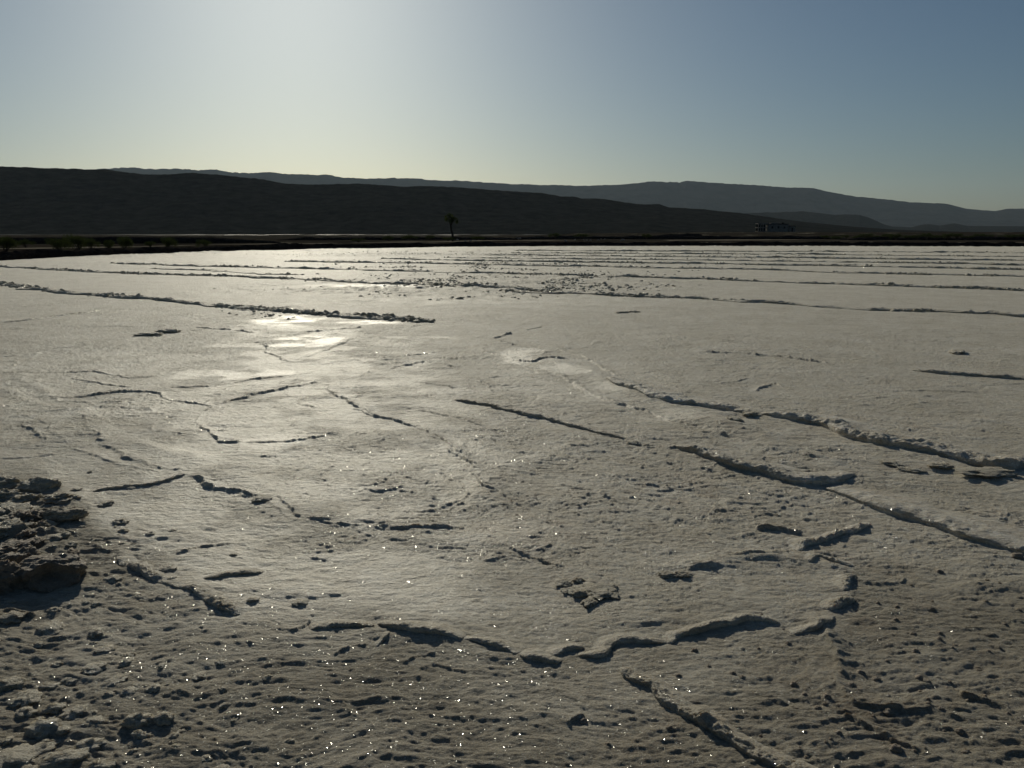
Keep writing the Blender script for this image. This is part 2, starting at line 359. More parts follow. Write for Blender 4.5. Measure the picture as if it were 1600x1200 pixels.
    z = z + 0.035 * m2 * np.clip(fbm(x * 2.6, y * 2.2, 4, 101) + 0.02, 0, 1) * 2
    return z

def wetness(x, y):
    wob = 0.75 * fbm(x * 2.6, y * 2.6, 5, 111)
    wv = 0
    for (u, v, a, b_, s) in [(455, 500, 48, 9, 1), (478, 535, 58, 13, 1), (370, 585, 95, 11, .9), (440, 690, 60, 12, .8), (560, 503, 60, 4, 1), (660, 528, 60, 2.5, .7),
                             (815, 556, 32, 11, 1), (880, 580, 45, 10, 1), (960, 605, 60, 10, .9), (1070, 650, 80, 9, .8), (690, 832, 90, 30, .35), (600, 446, 90, 2.5, .9), (470, 610, 210, 110, .55), (440, 740, 170, 80, .42), (150, 590, 170, 60, .35), (900, 600, 130, 40, .4), (300, 560, 80, 8, .3), (830, 470, 200, 8, .4)]:
        wv = np.maximum(wv, s * 0.8 * smooth(0.14, 0.62, blob(u, v, a * 1.3, b_ * 1.3)(x, y) * (0.62 + 1.1 * wob)))
    return wv

# thin cracks and low pressure edges: (picture points, height m, width m)
CRACKS = [
 ([(30, 620), (110, 622), (180, 614), (240, 612), (270, 625), (330, 632), (342, 637)], .016, .05),
 ([(305, 662), (316, 672), (345, 690), (400, 692), (450, 690), (530, 682)], .016, .045),
 ([(215, 690), (260, 684), (305, 675), (345, 672)], .008, .03),
 ([(0, 583), (70, 582), (140, 582), (200, 590), (262, 587)], .013, .05),
 ([(262, 605), (330, 602), (400, 592), (440, 588), (500, 578)], .012, .05),
 ([(340, 632), (400, 615), (450, 605), (510, 597)], .018, .06),
 ([(510, 597), (525, 620), (560, 640), (620, 662), (690, 682), (712, 710), (735, 740), (770, 770), (800, 790)], .015, .05),
 ([(410, 535), (413, 545), (430, 555), (452, 568)], .018, .06),
 ([(330, 536), (380, 537), (410, 535)], .008, .05),
 ([(0, 556), (60, 552), (110, 546), (180, 535)], .008, .05),
 ([(0, 715), (60, 712), (100, 708)], .012, .04),
 ([(0, 645), (50, 655), (95, 685), (150, 712), (230, 735), (310, 745), (345, 765), (400, 783), (450, 805), (520, 822), (600, 840), (700, 860), (760, 858)], .005, .06),
 ([(130, 665), (200, 715), (300, 740)], .010, .08),
 ([(310, 745), (340, 763), (372, 770), (430, 790)], .012, .05),
 ([(590, 828), (630, 832), (680, 830), (712, 833)], .014, .04),
 ([(860, 580), (920, 612), (1000, 642), (1100, 672), (1200, 702), (1290, 722)], .016, .10),
 ([(1000, 700), (1060, 702), (1110, 712)], .012, .06),
 ([(870, 545), (920, 560), (965, 590)], .014, .06),
 ([(1090, 549), (1130, 551), (1170, 553), (1220, 558), (1310, 571)], .022, .07),
 ([(775, 528), (788, 522), (800, 520)], .028, .08), ([(775, 530), (790, 534), (800, 540)], .02, .06),
 ([(800, 563), (830, 565), (850, 560), (890, 562)], .022, .06), ([(822, 516), (845, 510)], .022, .07),
 ([(600, 578), (660, 566), (715, 575)], .012, .06), ([(450, 565), (520, 545), (560, 528), (600, 530)], .012, .07),
 ([(0, 505), (50, 500), (100, 493), (160, 484)], .025, .12), ([(360, 483), (400, 486), (470, 478)], .025, .1),
 ([(1180, 828), (1215, 830), (1250, 838)], .016, .05), ([(1180, 800), (1215, 807)], .014, .05),
 ([(1110, 872), (1180, 868), (1250, 870)], .010, .05), ([(1075, 892), (1100, 888), (1125, 884)], .007, .035),
 ([(970, 758), (1010, 757), (1060, 766)], .010, .05), ([(1130, 600), (1150, 596), (1170, 590)], .014, .05), ([(1180, 612), (1205, 598), (1220, 603)], .014, .06),
 ([(945, 740), (1000, 770), (1080, 790), (1190, 815)], .006, .06),
 ([(640, 1040), (665, 1025), (690, 1020)], .012, .03), ([(655, 1065), (690, 1043), (740, 1052)], .010, .03), ([(520, 1020), (545, 1008), (575, 1004)], .010, .03),
 ([(440, 985), (460, 975), (475, 965)], .010, .03), ([(885, 1125), (900, 1115), (915, 1112)], .010, .03),
 ([(1290, 975), (1310, 1000), (1320, 1040), (1345, 1060)], .012, .05), ([(1300, 1045), (1340, 1100), (1430, 1115), (1500, 1125), (1540, 1128)], .010, .05),
 ([(1500, 1090), (1540, 1100), (1590, 1108)], .016, .04), ([(1330, 905), (1380, 915), (1430, 908)], .008, .05),
 ([(1300, 1120), (1370, 1150), (1440, 1190)], .008, .04), ([(0, 958), (60, 962)], .015, .04), ([(130, 862), (155, 856), (180, 858)], .012, .03),
 ([(280, 862), (320, 850), (360, 848)], .008, .03), ([(1380, 700), (1470, 728), (1600, 762)], .010, .10), ([(1420, 640), (1500, 655), (1600, 668)], .006, .10),
 ([(760, 880), (830, 860), (870, 850)], .008, .04), ([(790, 850), (830, 870), (880, 882)], .010, .03), ([(210, 620), (160, 650), (120, 655)], .006, .05),
 ([(690, 700), (720, 722), (745, 745)], .014, .05), ([(545, 640), (600, 655), (640, 668)], .012, .04), ([(600, 560), (650, 556), (700, 548)], .014, .06),
 ([(640, 596), (680, 600), (712, 606)], .012, .05), ([(740, 590), (760, 600), (765, 612)], .014, .05), ([(640, 640), (700, 650), (760, 668)], .010, .05), ([(860, 760), (930, 772), (990, 792)], .010, .05),
 ([(430, 775), (460, 798), (500, 812), (560, 825)], .012, .05), ([(680, 800), (720, 785), (745, 772)], .010, .04), ([(330, 630), (420, 625), (500, 640)], .008, .04), ([(560, 765), (600, 768), (640, 762)], .010, .04),
 ([(100, 590), (160, 600), (230, 606)], .012, .05), ([(0, 668), (50, 672), (80, 690)], .012, .05), ([(470, 520), (520, 516), (570, 512)], .02, .07), ([(300, 512), (360, 516), (405, 520)], .02, .07),
 ([(1060, 470), (1200, 480), (1400, 494), (1600, 512)], .006, .2),
]
STAINS = [(1200, 660, 400, 22), (1450, 815, 170, 22), (1100, 720, 160, 20), (1000, 780, 300, 60), (1290, 870, 60, 40), (1350, 980, 120, 120), (860, 820, 120, 60),
          (1450, 1080, 260, 100), (760, 770, 70, 40), (900, 905, 50, 25), (1080, 1120, 120, 70), (1500, 730, 150, 20)]

Z = relief(X, Y)
WET = np.clip(wetness(X, Y), 0, 1)
Z = Z * (1 - 0.4 * WET) - 0.004 * WET
wobx = 0.07 * fbm(X * 2.5, Y * 2.5, 3, 121) + 0.03 * fbm(X * 9, Y * 9, 3, 123)
woby = 0.07 * fbm(X * 2.5 + 5, Y * 2.5, 3, 125) + 0.03 * fbm(X * 9 + 5, Y * 9, 3, 127)
hmod = np.clip(1.05 + 1.1 * fbm(X * 3.5, Y * 3.5, 4, 131), 0.0, 2) * (0.8 + 0.4 * fbm(X * 20, Y * 20, 2, 133))
for pts, hh, ww in CRACKS:
    W = resample(px(pts), 0.5 if pts[0][1] > 600 else 1.0)
    rmin = np.hypot(W[:, 0], W[:, 1]).min(); pad = ww * 3 + 0.12
    b0 = W.min(0) - pad; b1 = W.max(0) + pad
    sel = np.nonzero((X > b0[0]) & (X < b1[0]) & (Y > b0[1]) & (Y < b1[1]))
    if len(sel[0]) == 0: continue
    sx = X[sel] + wobx[sel]; sy = Y[sel] + woby[sel]
    best = np.full(len(sx), 9.0); sg = np.zeros(len(sx)); tt = np.zeros(len(sx))
    for i in range(len(W) - 1):
        a, b_ = W[i], W[i + 1]; d = b_ - a; L2 = d @ d + 1e-9
        t = np.clip(((sx - a[0]) * d[0] + (sy - a[1]) * d[1]) / L2, 0, 1)
        qx = sx - a[0] - t * d[0]; qy = sy - a[1] - t * d[1]; dd = np.hypot(qx, qy)
        mk = dd < best
        nx, ny = -d[1], d[0]
        if nx * a[0] + ny * a[1] < 0: nx, ny = -nx, -ny       # normal points away from the camera
        sg = np.where(mk, np.sign(qx * nx + qy * ny), sg); tt = np.where(mk, (i + t) / (len(W) - 1), tt); best = np.minimum(best, dd)
    taper = smooth(0, 0.08, tt) * smooth(1, 0.92, tt)
    f = np.where(sg > 0, 0.6 * np.exp(-(best / ww) ** 2) + 0.4 * np.exp(-(best / (ww * .35)) ** 2), np.exp(-(best / (ww * 0.16)) ** 2))
    Z[sel] += hh * taper * hmod[sel] * f - 0.12 * hh * taper * np.where(sg < 0, np.exp(-((best - ww * .6) / (ww * 0.5)) ** 2), 0)
STAIN = np.zeros_like(Z)
for (u, v, a, b_) in STAINS:
    STAIN = np.maximum(STAIN, blob(u, v, a, b_)(X, Y))
NEAR_SHADE = outer(X, Y)  # painted shade: darkens the rough crust before the arc, where the foreground is dimmer
STAIN = np.clip(STAIN * smooth(-0.2, 0.6, fbm(X * 5, Y * 5, 4, 141)) * 0.9, 0, 1)
Z = Z - 0.06 * smooth(emx[None, :] - 1.5, emx[None, :], R)
V = np.stack([X, Y, Z], -1)
flat = grid_mesh('salt_flat', V.reshape(-1, 3), NR, NC, M_salt, wrap=True, flip=True, attrs={'wet': WET, 'stain': STAIN, 'near_shade': NEAR_SHADE})
tag(flat, kind='structure')
azf = az; lr_log = rk

def height(x, y):                              # sheet height at a point
    a = math.atan2(x, y); r = math.hypot(x, y)
    j = min(max(np.searchsorted(azf, a) - 1, 0), NC - 2)
    i = min(max(int(np.searchsorted(R[:, j], r)) - 1, 0), NR - 2)
    fa = (a - azf[j]) / (azf[j + 1] - azf[j]); fr = np.clip((r - R[i, j]) / (R[i + 1, j] - R[i, j]), 0, 1)
    return (Z[i, j] * (1 - fa) + Z[i, j + 1] * fa) * (1 - fr) + (Z[i + 1, j] * (1 - fa) + Z[i + 1, j + 1] * fa) * fr

# ------------------------------------------------------------------ raised ridges: crust pushed up along the breaks
PROF = np.array([(-1.00, -.9), (-1.0, -.05), (-1.0, .22), (-1.01, .48), (-.94, .72), (-.80, .90), (-.60, .99), (-.35, 1.0), (-.05, .93), (.3, .76), (.7, .52), (1.15, .28), (1.6, .10), (2.0, -.05), (2.1, -.5)])
def ridge(pts, hh, ww, label, group=None, broken=0.0, seed=0, mat=None, stain=0.3, world=False, name='salt_ridge', cat='salt ridge', jag=0.5, wob=0.35, base=None, gentle=1.0, taper_m=None):
    W = np.array(pts) if world else np.array(px(pts))
    W = resample(W, lambda r: max(0.006, 0.0016 * r))
    T = np.gradient(W, axis=0); T /= np.hypot(T[:, 0], T[:, 1])[:, None] + 1e-9
    # smooth the direction so that wide cross sections do not fold
    kk = 9; pad = np.pad(T, ((kk, kk), (0, 0)), mode='edge'); ker = np.ones(2 * kk + 1) / (2 * kk + 1)
    T = np.stack([np.convolve(pad[:, i], ker, 'valid') for i in (0, 1)], 1); T /= np.hypot(T[:, 0], T[:, 1])[:, None] + 1e-9
    Nn = np.stack([-T[:, 1], T[:, 0]], 1)
    mid = len(W) // 2
    if Nn[mid] @ W[mid] < 0: Nn = -Nn
    s = np.concatenate([[0], np.cumsum(np.hypot(*np.diff(W, axis=0).T))]); L = s[-1]
    tl = taper_m or min(L * .3, ww * 1.6)
    tap = np.sqrt(np.clip(s / tl, 0, 1)) * np.sqrt(np.clip((L - s) / tl, 0, 1))
    fs = 1.0 / ww
    hm = 0.95 + (0.22 if broken == 0 else 0.5) * fbm(s * fs * .45, s * 0 + seed, 3, seed)
    if broken > 0:
        g = fbm(s * fs * 0.22, s * 0 + 3.3 + seed, 3, seed + 2)
        hm = hm * (1 - broken + broken * smooth(-0.28, 0.12, g)) * (1 + 0.6 * broken * fbm(s * fs * 1.1, s * 0 + 8, 2, seed + 5))
    hm = np.clip(hm, 0.02, 2) * tap
    wm = (0.9 + 0.4 * fbm(s * fs * .5, s * 0 + 5, 3, seed + 9)) * (0.35 + 0.65 * tap)
    off = wob * ww * fbm(s * fs * .33, s * 0 + 9, 3, seed + 12)
    po = PROF.copy(); 
    fine_n = 3
    ts = np.linspace(0, len(po) - 1, (len(po) - 1) * fine_n + 1)
    pu = np.interp(ts, np.arange(len(po)), po[:, 0]); pz = np.interp(ts, np.arange(len(po)), po[:, 1])
    pu = np.where(pu > 0, pu * gentle, pu)
    nc = len(ts)
    U = (pu[None, :] * wm[:, None] * ww * 0.5 + off[:, None])
    base_s = np.array([max(height(*(W[i] + Nn[i] * k_ * ww)) for k_ in (-.3, .1, .5)) if base is None else base for i in range(0, len(W), 4)] )
    bs = np.interp(np.arange(len(W)), np.arange(0, len(W), 4), base_s)
    kz = np.where(pz > 0, hm[:, None], 1.0)
    Zr = bs[:, None] + pz[None, :] * hh * kz
    PX = W[:, 0:1] + Nn[:, 0:1] * U; PY = W[:, 1:2] + Nn[:, 1:2] * U
    SS = s[:, None] * fs + 0 * U; arc = np.cumsum(np.hypot(np.gradient(pu) * .5, np.gradient(pz)*.6))[None, :] + 0 * U
    nz = fbm(SS * 2.2, arc * 2.2, 4, seed + 20, 0.6); nu = fbm(SS * 2.0 + 7, arc * 2.0, 4, seed + 24, 0.6)
    nf = fbm(SS * 9, arc * 7, 3, seed + 30, 0.65)
    env = np.clip(pz, 0, 1)[None, :] * hm[:, None]
    Zr = Zr + hh * env * (jag * nz + 0.30 * jag * nf)
    dU = hh * env * (jag * 1.1 * nu + 0.25 * jag * nf)
    PX = PX + Nn[:, 0:1] * dU; PY = PY + Nn[:, 1:2] * dU
    st = stain * np.clip(1 - np.abs(pz[None, :] - .3) * 1.3, 0, 1) * np.clip(0.6 + fbm(SS * .7, arc, 3, seed + 40), 0, 1)
    c = W[mid]; org = (float(c[0]), float(c[1]), float(bs[mid]))
    o = grid_mesh(name, np.stack([PX, PY, Zr], -1).reshape(-1, 3), len(W), nc, mat or M_salt, attrs={'stain': st}, origin=org)
    # face the right way: upper side up
    o.data.calc_loop_triangles() if False else None
    q = o.data.polygons[(len(W) // 2) * (nc - 1) + int((nc - 1) * .5)]
    if q.normal.z < 0: o.data.flip_normals()
    return tag(o, label, cat, group)

G1 = 'salt ridges of the long broken arc across the foreground'
for i, (pts, hh, ww, lab) in enumerate([
 ([(483, 980), (520, 974), (555, 975), (582, 979)], .024, .075, 'short rounded salt ridge, leftmost piece of the foreground arc'),
 ([(588, 976), (640, 984), (690, 988), (727, 996)], .028, .08, 'thick salt ridge with a spur at its left end, second piece of the foreground arc'),
 ([(609, 986), (598, 997), (586, 1007)], .010, .026, 'small spur of salt running down from the second piece of the foreground arc'),
 ([(726, 996), (760, 1000), (795, 1010), (814, 1020)], .024, .075, 'salt ridge sloping down right, third piece of the foreground arc'),
 ([(814, 1020), (845, 1028), (862, 1034), (872, 1037)], .024, .075, 'salt ridge hooked down at its end, at the lowest point of the foreground arc'),
 ([(862, 1024), (880, 1013), (912, 1008)], .022, .06, 'short stubby salt ridge just right of the lowest point of the arc'),
 ([(903, 1020), (940, 1022), (952, 1006), (985, 997), (1042, 999)], .028, .07, 'bent salt ridge with a forked left end in the middle of the arc'),
 ([(1044, 1003), (1065, 987), (1120, 976), (1170, 967), (1218, 972)], .028, .075, 'longest smooth salt ridge, rising to the right in the foreground arc'),
 ([(1234, 987), (1270, 980), (1299, 964)], .026, .07, 'dark sided salt ridge below the bend of the foreground arc'),
 ([(1290, 953), (1312, 942), (1334, 938)], .030, .07, 'chunky salt ridge just above the bend of the foreground arc'),
 ([(1322, 925), (1318, 908), (1334, 900)], .026, .06, 'small hooked salt ridge in the upper part of the arc'),
 ([(1248, 862), (1258, 848), (1290, 840), (1325, 828), (1356, 818)], .034, .085, 'frosty jagged salt ridge at the upper right end of the arc'),
 ([(1262, 880), (1278, 870), (1310, 880), (1330, 886)], .018, .05, 'low crumbly salt ridge under the frosty jagged one'),
]):
    ridge(pts, hh * 0.72, ww * 0.85, lab, G1, mat=M_frost if i > 10 else None, seed=200 + i * 50, jag=0.34 if i not in (9, 10, 11, 12) else 0.7, stain=0.25)
    if i == 2: pass
ridge([(968, 1043), (985, 1056), (1020, 1066), (1040, 1085), (1060, 1103), (1100, 1125), (1130, 1146), (1170, 1175), (1220, 1200), (1300, 1230)], .019, .07,
      'long ragged salt ridge with brown stains running to the bottom edge', seed=900, jag=0.75, stain=0.9, broken=.25)
G2 = 'long lit salt ridges on the right of the flat'
ridge([(955, 592), (1000, 612), (1050, 627), (1100, 631), (1150, 641), (1185, 650)], .045, .22, 'upper long salt ridge, its left part above two small domes', G2, mat=M_frost, seed=1000, jag=.55, stain=.5, gentle=1.4)
ridge([(1185, 646), (1240, 656), (1290, 664), (1330, 682), (1400, 698), (1460, 710), (1520, 722), (1560, 731), (1600, 725), (1660, 740)], .055, .23, 'upper long salt ridge, its high dark right part running out of the frame', G2, mat=M_frost, seed=1050, jag=.6, stain=.8, gentle=1.4)
ridge([(1288, 764), (1340, 778), (1400, 795), (1450, 808), (1520, 826), (1600, 852), (1680, 880)], .042, .28, 'smooth broad salt ridge sloping to the right edge below the upper ones', G2, mat=M_frost, seed=1100, jag=.35, stain=.8, gentle=1.0)
ridge([(1060, 700), (1110, 714), (1150, 727), (1200, 737), (1250, 750), (1292, 748), (1322, 740)], .038, .18, 'salt ridge ending in a small upturned nose left of the smooth broad one', G2, mat=M_frost, seed=1150, jag=.5, stain=.7, gentle=1.4)
ridge([(712, 624), (760, 634), (800, 645), (850, 656), (900, 668), (940, 678), (975, 688)], .022, .075, 'thin straight salt ridge with a dark front in the middle of the flat', seed=1200, jag=.45, stain=.8)
ridge([(1425, 578), (1480, 584), (1540, 587), (1610, 593)], .03, .17, 'short low salt ridge near the right edge beyond the long ones', seed=1250, jag=.55, stain=.5, broken=.3)
ridge([(145, 766), (200, 759), (240, 756), (292, 744)], .014, .045, 'thin dark salt ridge lying beside the salt rocks on the left', seed=1300, jag=.6)
ridge([(185, 868), (215, 885), (255, 903), (300, 915), (345, 940), (372, 958)], .015, .065, 'knobbly salt ridge below the salt rocks on the left', seed=1350, jag=.9, broken=.5)
ridge([(318, 903), (365, 894), (412, 891)], .013, .045, 'short curved salt ridge right of the knobbly one', seed=1400, jag=.5)
G3 = 'broken rows of salt blocks crossing the far flat'
FAR = [
 ([(-60, 438), (0, 444), (100, 457), (200, 465), (300, 475), (400, 483), (500, 491), (600, 498), (668, 503)], .085, .30, .35, 'nearest broken salt row, slanting down across the left of the flat'),
 ([(-40, 414), (110, 423), (250, 429), (375, 433), (500, 438), (650, 445), (800, 451), (860, 458)], .08, .32, .45, 'second salt row behind the nearest one on the left'),
 ([(790, 455), (900, 459), (1000, 463), (1080, 466), (1160, 470), (1240, 476), (1340, 483), (1440, 486), (1540, 491), (1660, 497)], .10, .36, .65, 'nearest broken salt row on the right half of the flat'),
 ([(175, 412), (300, 416), (450, 419), (600, 423), (800, 427.5), (930, 431), (1050, 434), (1170, 439), (1300, 443), (1450, 449), (1640, 456)], .10, .42, .55, 'long broken salt row running over the whole flat, third from the front'),
 ([(450, 409), (700, 412), (800, 414.5), (900, 416), (1000, 418.5), (1150, 421), (1280, 425), (1400, 428), (1660, 434)], .12, .48, .4, 'fourth salt row from the front on the right of the flat'),
 ([(600, 405), (800, 408.5), (1000, 411), (1200, 414), (1400, 417.5), (1660, 423)], .12, .5, .4, 'fifth salt row from the front on the right of the flat'),
 ([(700, 403), (900, 405), (1150, 407.5), (1400, 411), (1660, 415)], .12, .55, .45, 'sixth salt row from the front on the right of the flat'),
 ([(760, 399), (1000, 401), (1300, 404), (1660, 408.5)], .11, .6, .45, 'seventh salt row, thin and far, on the right of the flat'),
 ([(800, 395.5), (1100, 397), (1400, 399.5), (1660, 402.5)], .11, .6, .5, 'eighth salt row, thinnest but one, near the far dark bank'),
 ([(800, 392), (1100, 393), (1400, 394.5), (1660, 396.5)], .10, .6, .6, 'farthest salt row just in front of the dark bank'),
]
def ico(sub):
    bm = bmesh.new(); bmesh.ops.create_icosphere(bm, subdivisions=sub, radius=1.0)
    v = np.array([q.co[:] for q in bm.verts]); f = np.array([[q.index for q in p.verts] for p in bm.faces]); bm.free(); return v, f
IV, IF = ico(2)
def clods(name, pos, sx, sz, seed, label, cat, group=None, kind=None):   # a row or spread of angular salt blocks frozen together
    rg = np.random.default_rng(seed); n = len(pos)
    base = np.repeat(IV[None], n, 0)
    for k in range(7):                          # cut each block with random planes so it gets broken faces
        d = rg.normal(size=(n, 3)); d[:, 2] = np.abs(d[:, 2]) * .8; d /= np.linalg.norm(d, axis=1)[:, None]
        h = rg.uniform(.45, .9, n); t = (base * d[:, None, :]).sum(2) - h[:, None]; base = base - np.clip(t, 0, None)[..., None] * d[:, None, :]
    a = rg.uniform(0, 6.28, n); ca, sa = np.cos(a), np.sin(a); el = rg.uniform(.55, 1.0, n)
    x = base[..., 0] * sx[:, None]; y = base[..., 1] * (sx * el)[:, None]; z = base[..., 2] * sz[:, None]
    tl = rg.normal(0, .35, n)[:, None]; z = z + x * tl * .5
    P = np.stack([x * ca[:, None] - y * sa[:, None] + pos[:, 0:1], x * sa[:, None] + y * ca[:, None] + pos[:, 1:2], z + pos[:, 2:3]], -1)
    F = (IF[None] + (np.arange(n) * len(IV))[:, None, None]).reshape(-1, 3)
    c = P.reshape(-1, 3).mean(0); V_ = (P.reshape(-1, 3) - c).astype(np.float32)
    me = bpy.data.meshes.new(name); me.vertices.add(len(V_)); me.vertices.foreach_set('co', V_.ravel())
    me.loops.add(F.size); me.loops.foreach_set('vertex_index', F.astype(np.int32).ravel()); me.polygons.add(len(F)); me.polygons.foreach_set('loop_start', (np.arange(len(F)) * 3).astype(np.int32))
    me.update(calc_edges=True); me.materials.append(M_lump)
    o = bpy.data.objects.new(name, me); o.location = c; col.objects.link(o); return tag(o, label, cat, group, kind)
def row(pts, ww, br, seed, label, size=1.0):
    W = resample(np.array(px(pts)), 0.05); rg = np.random.default_rng(seed)
    s = np.concatenate([[0], np.cumsum(np.hypot(*np.diff(W, axis=0).T))]); L = s[-1]
    n = int(L * (80 if L < 40 else 46)); q = rg.uniform(0, L, n)
    dens = fbm(q / 1.9, q * 0 + seed, 4, seed) + 0.5 * fbm(q / 0.5, q * 0 + seed, 2, seed + 3)
    thr = -0.45 + br * 0.42
    keep = dens > thr; q = q[keep]; dn = np.clip((dens[keep] - thr) / 0.4, 0.15, 1)
    cx = np.interp(q, s, W[:, 0]); cy = np.interp(q, s, W[:, 1])
    wv = .25 * fbm(q / 3, q * 0 + 2, 3, seed + 7)
    ox = rg.normal(0, ww * .24, len(q)) * 1.0; cy = cy + ox * dn + wv * .3; cx = cx + rg.normal(0, .1, len(q))
    sx = rg.gamma(1.6, .017, len(q)) * size + .018; sx = np.clip(sx * (.55 + .5 * dn), .014, .10)
    sz = sx * rg.uniform(.35, .8, len(q)) * (0.6 + .5 * dn) 
    hz_ = np.array([height(a_, b_) for a_, b_ in zip(cx, cy)])
    z = hz_ + sz * .25 + .02 * dn * np.exp(-(ox / (ww * .3)) ** 2)
    pr = ridge(pts, .045 * size, ww * .8, label, G3, seed=seed, jag=1.1, broken=br * .7, stain=.1, wob=.9, gentle=.7, taper_m=1.0, name='salt_row', cat='salt row')
    ch = clods('salt_blocks', np.stack([cx, cy, z], -1), sx, sz, seed + 1, None, None, None, 'stuff')
    ch.location = ch.location - pr.location; ch.parent = pr
for i, (pts, hh, ww, br, lab) in enumerate(FAR):
    row(pts, ww * 1.5, br, 2000 + i * 60, lab, size=1.0 + min(i, 9) * .07)
row([(240, 420), (330, 423), (400, 428), (470, 430)], .5, .6, 2700, 'short crumbled salt row between the two long rows on the left')
rg = np.random.default_rng(5); cc = []
for u, v, a_, b_, n_ in [(830, 446, 180, 12, 1700), (640, 438, 170, 10, 900), (560, 456, 120, 8, 260), (900, 433, 110, 7, 600), (700, 466, 110, 4, 120), (380, 470, 60, 6, 60), (760, 415, 240, 7, 2500), (1020, 400, 300, 6, 3500), (700, 396, 260, 4, 2500), (420, 492, 60, 6, 50)]:
    uu = rg.normal(u, a_ * .6, n_); vv = rg.normal(v, b_ * .55, n_)
    for x_, y_ in zip(uu, vv):
        if y_ > 389: cc.append(ground(x_, y_))
cc = np.array(cc); cl_ = fbm(cc[:, 0] / 1.6, cc[:, 1] / 2.2, 3, 77) > 0.12; cc = cc[cl_]
sx = np.clip(rg.gamma(1.5, .016, len(cc)) + .014, .016, .085); sz = sx * rg.uniform(.3, .7, len(cc))
clods('salt_rubble', np.stack([cc[:, 0], cc[:, 1], np.array([height(*q_) for q_ in cc]) + sz * .2], -1), sx, sz, 9, None, None, None, 'stuff')

# ------------------------------------------------------------------ lumps, nodules and rocks of salt
def lump_mesh(name, seed, sub=4, rough=0.28, freq=1.6, flat=0.0, mat=None, stain=0.2, cavity=None, cav=0.70, crag=0.0):
    bm = bmesh.new(); bmesh.ops.create_icosphere(bm, subdivisions=sub, radius=1.0)
    sv = Vector((seed * 3.7, seed * 1.3, seed * 2.1)); sts = []
    for v in bm.verts:
        d = v.co.normalized()
        r = 1 + rough * mnoise.fractal(d * freq + sv, 1.0, 2.1, 4) * 1.4 + rough * 0.35 * mnoise.fractal(d * freq * 4 + sv, 0.8, 2.1, 3)
        if crag: r += crag * (1 - abs(mnoise.noise(d * freq * 2.3 + sv)) * 4)
        s_ = stain * max(0, min(1, 0.5 + mnoise.noise(d * 2.5 - sv)))
        if cavity is not None:
            c = d.dot(cavity.normalized()) + 0.09 * mnoise.noise(d * 3.1 + sv)
            if c > cav:
                k_ = min(1, (c - cav) / 0.07); r *= 1 - 0.80 * k_
            elif c > cav - .2: s_ = 1.0; r *= 1 + 0.10 * min(1, (c - cav + .2) / .15)
        v.co = d * r; sts.append(s_)
        if v.co.z < -0.35: v.co.z = -0.35 + (v.co.z + 0.35) * 0.3
    me = bpy.data.meshes.new(name); bm.to_mesh(me); bm.free()
    a = me.attributes.new('stain', 'FLOAT', 'POINT'); a.data.foreach_set('value', sts)
    me.polygons.foreach_set('use_smooth', [True] * len(me.polygons)); me.materials.append(mat or M_lump)
    return me

VAR = [lump_mesh('salt_nodule', i, 3, 0.34, 1.9) for i in range(7)]
VARB = [lump_mesh('brown_nodule', 20 + i, 3, 0.3, 1.8, mat=M_brown) for i in range(3)]
VARR = [lump_mesh('salt_lump', 40 + i, 4, 0.35, 1.7, crag=0.05) for i in range(5)]

def place(name, me, u, v, wpx, hpx, label, cat, group=None, rz=None, deep=1.0, sink=0.12, z=None):
    p = ground(u, v + hpx * 0.35); t = np.linalg.norm([p[0], p[1], H])
    s = t / FPX
    o = bpy.data.objects.new(name, me); col.objects.link(o)
    rx = wpx * s / 2; hz = hpx * s * 0.52
    o.scale = (rx, rx * deep, hz)
    o.location = (p[0], p[1], (height(p[0], p[1]) if z is None else z) + hz * (0.35 - sink))
    o.rotation_euler = (0, 0, random.uniform(0, 6.3) if rz is None else rz)
    return tag(o, label, cat, group)

GN = 'dark sided salt nodules on the rough crust at the lower left'
nod = [(66, 1130, 32, 26), (215, 1122, 34, 26), (256, 1119, 24, 22), (219, 1143, 20, 18), (139, 1155, 34, 22), (116, 1106, 28, 16), (84, 1102, 22, 16), (40, 1110, 22, 14), (45, 1088, 34, 12), (12, 1068, 30, 14),
       (20, 1180, 50, 20), (100, 1178, 44, 22), (155, 1192, 30, 22), (66, 1160, 30, 14), (78, 977, 32, 15), (18, 960, 30, 16), (150, 985, 20, 12), (162, 1011, 22, 9), (176, 900, 22, 13), (166, 784, 18, 9), (188, 812, 20, 10),
       (193, 826, 12, 8), (152, 840, 14, 9), (110, 850, 16, 10), (100, 835, 16, 9), (85, 838, 22, 11), (128, 820, 10, 8), (262, 885, 20, 10), (140, 736, 6, 5), (120, 762, 14, 5), (205, 760, 12, 5), (270, 900, 14, 8),
       (310, 1052, 22, 9), (345, 1032, 14, 8), (148, 1040, 28, 11), (88, 1032, 14, 8), (30, 1092, 22, 12), (200, 1020, 18, 8), (240, 1076, 16, 9), (206, 1168, 12, 10), (268, 1160, 8, 8), (180, 1062, 24, 8), (410, 781, 26, 8), (395, 935, 14, 7), (470, 938, 22, 8), (345, 1195, 20, 10)]
for (u, v, a, b_) in nod:
    place('salt_nodule', random.choice(VAR), u, v, a * 1.15, b_ * .8, 'rounded salt nodule with a dark front on the rough crust at the lower left', 'salt nodule', GN, deep=random.uniform(.7, 1.0), sink=.35)
k_ = 0
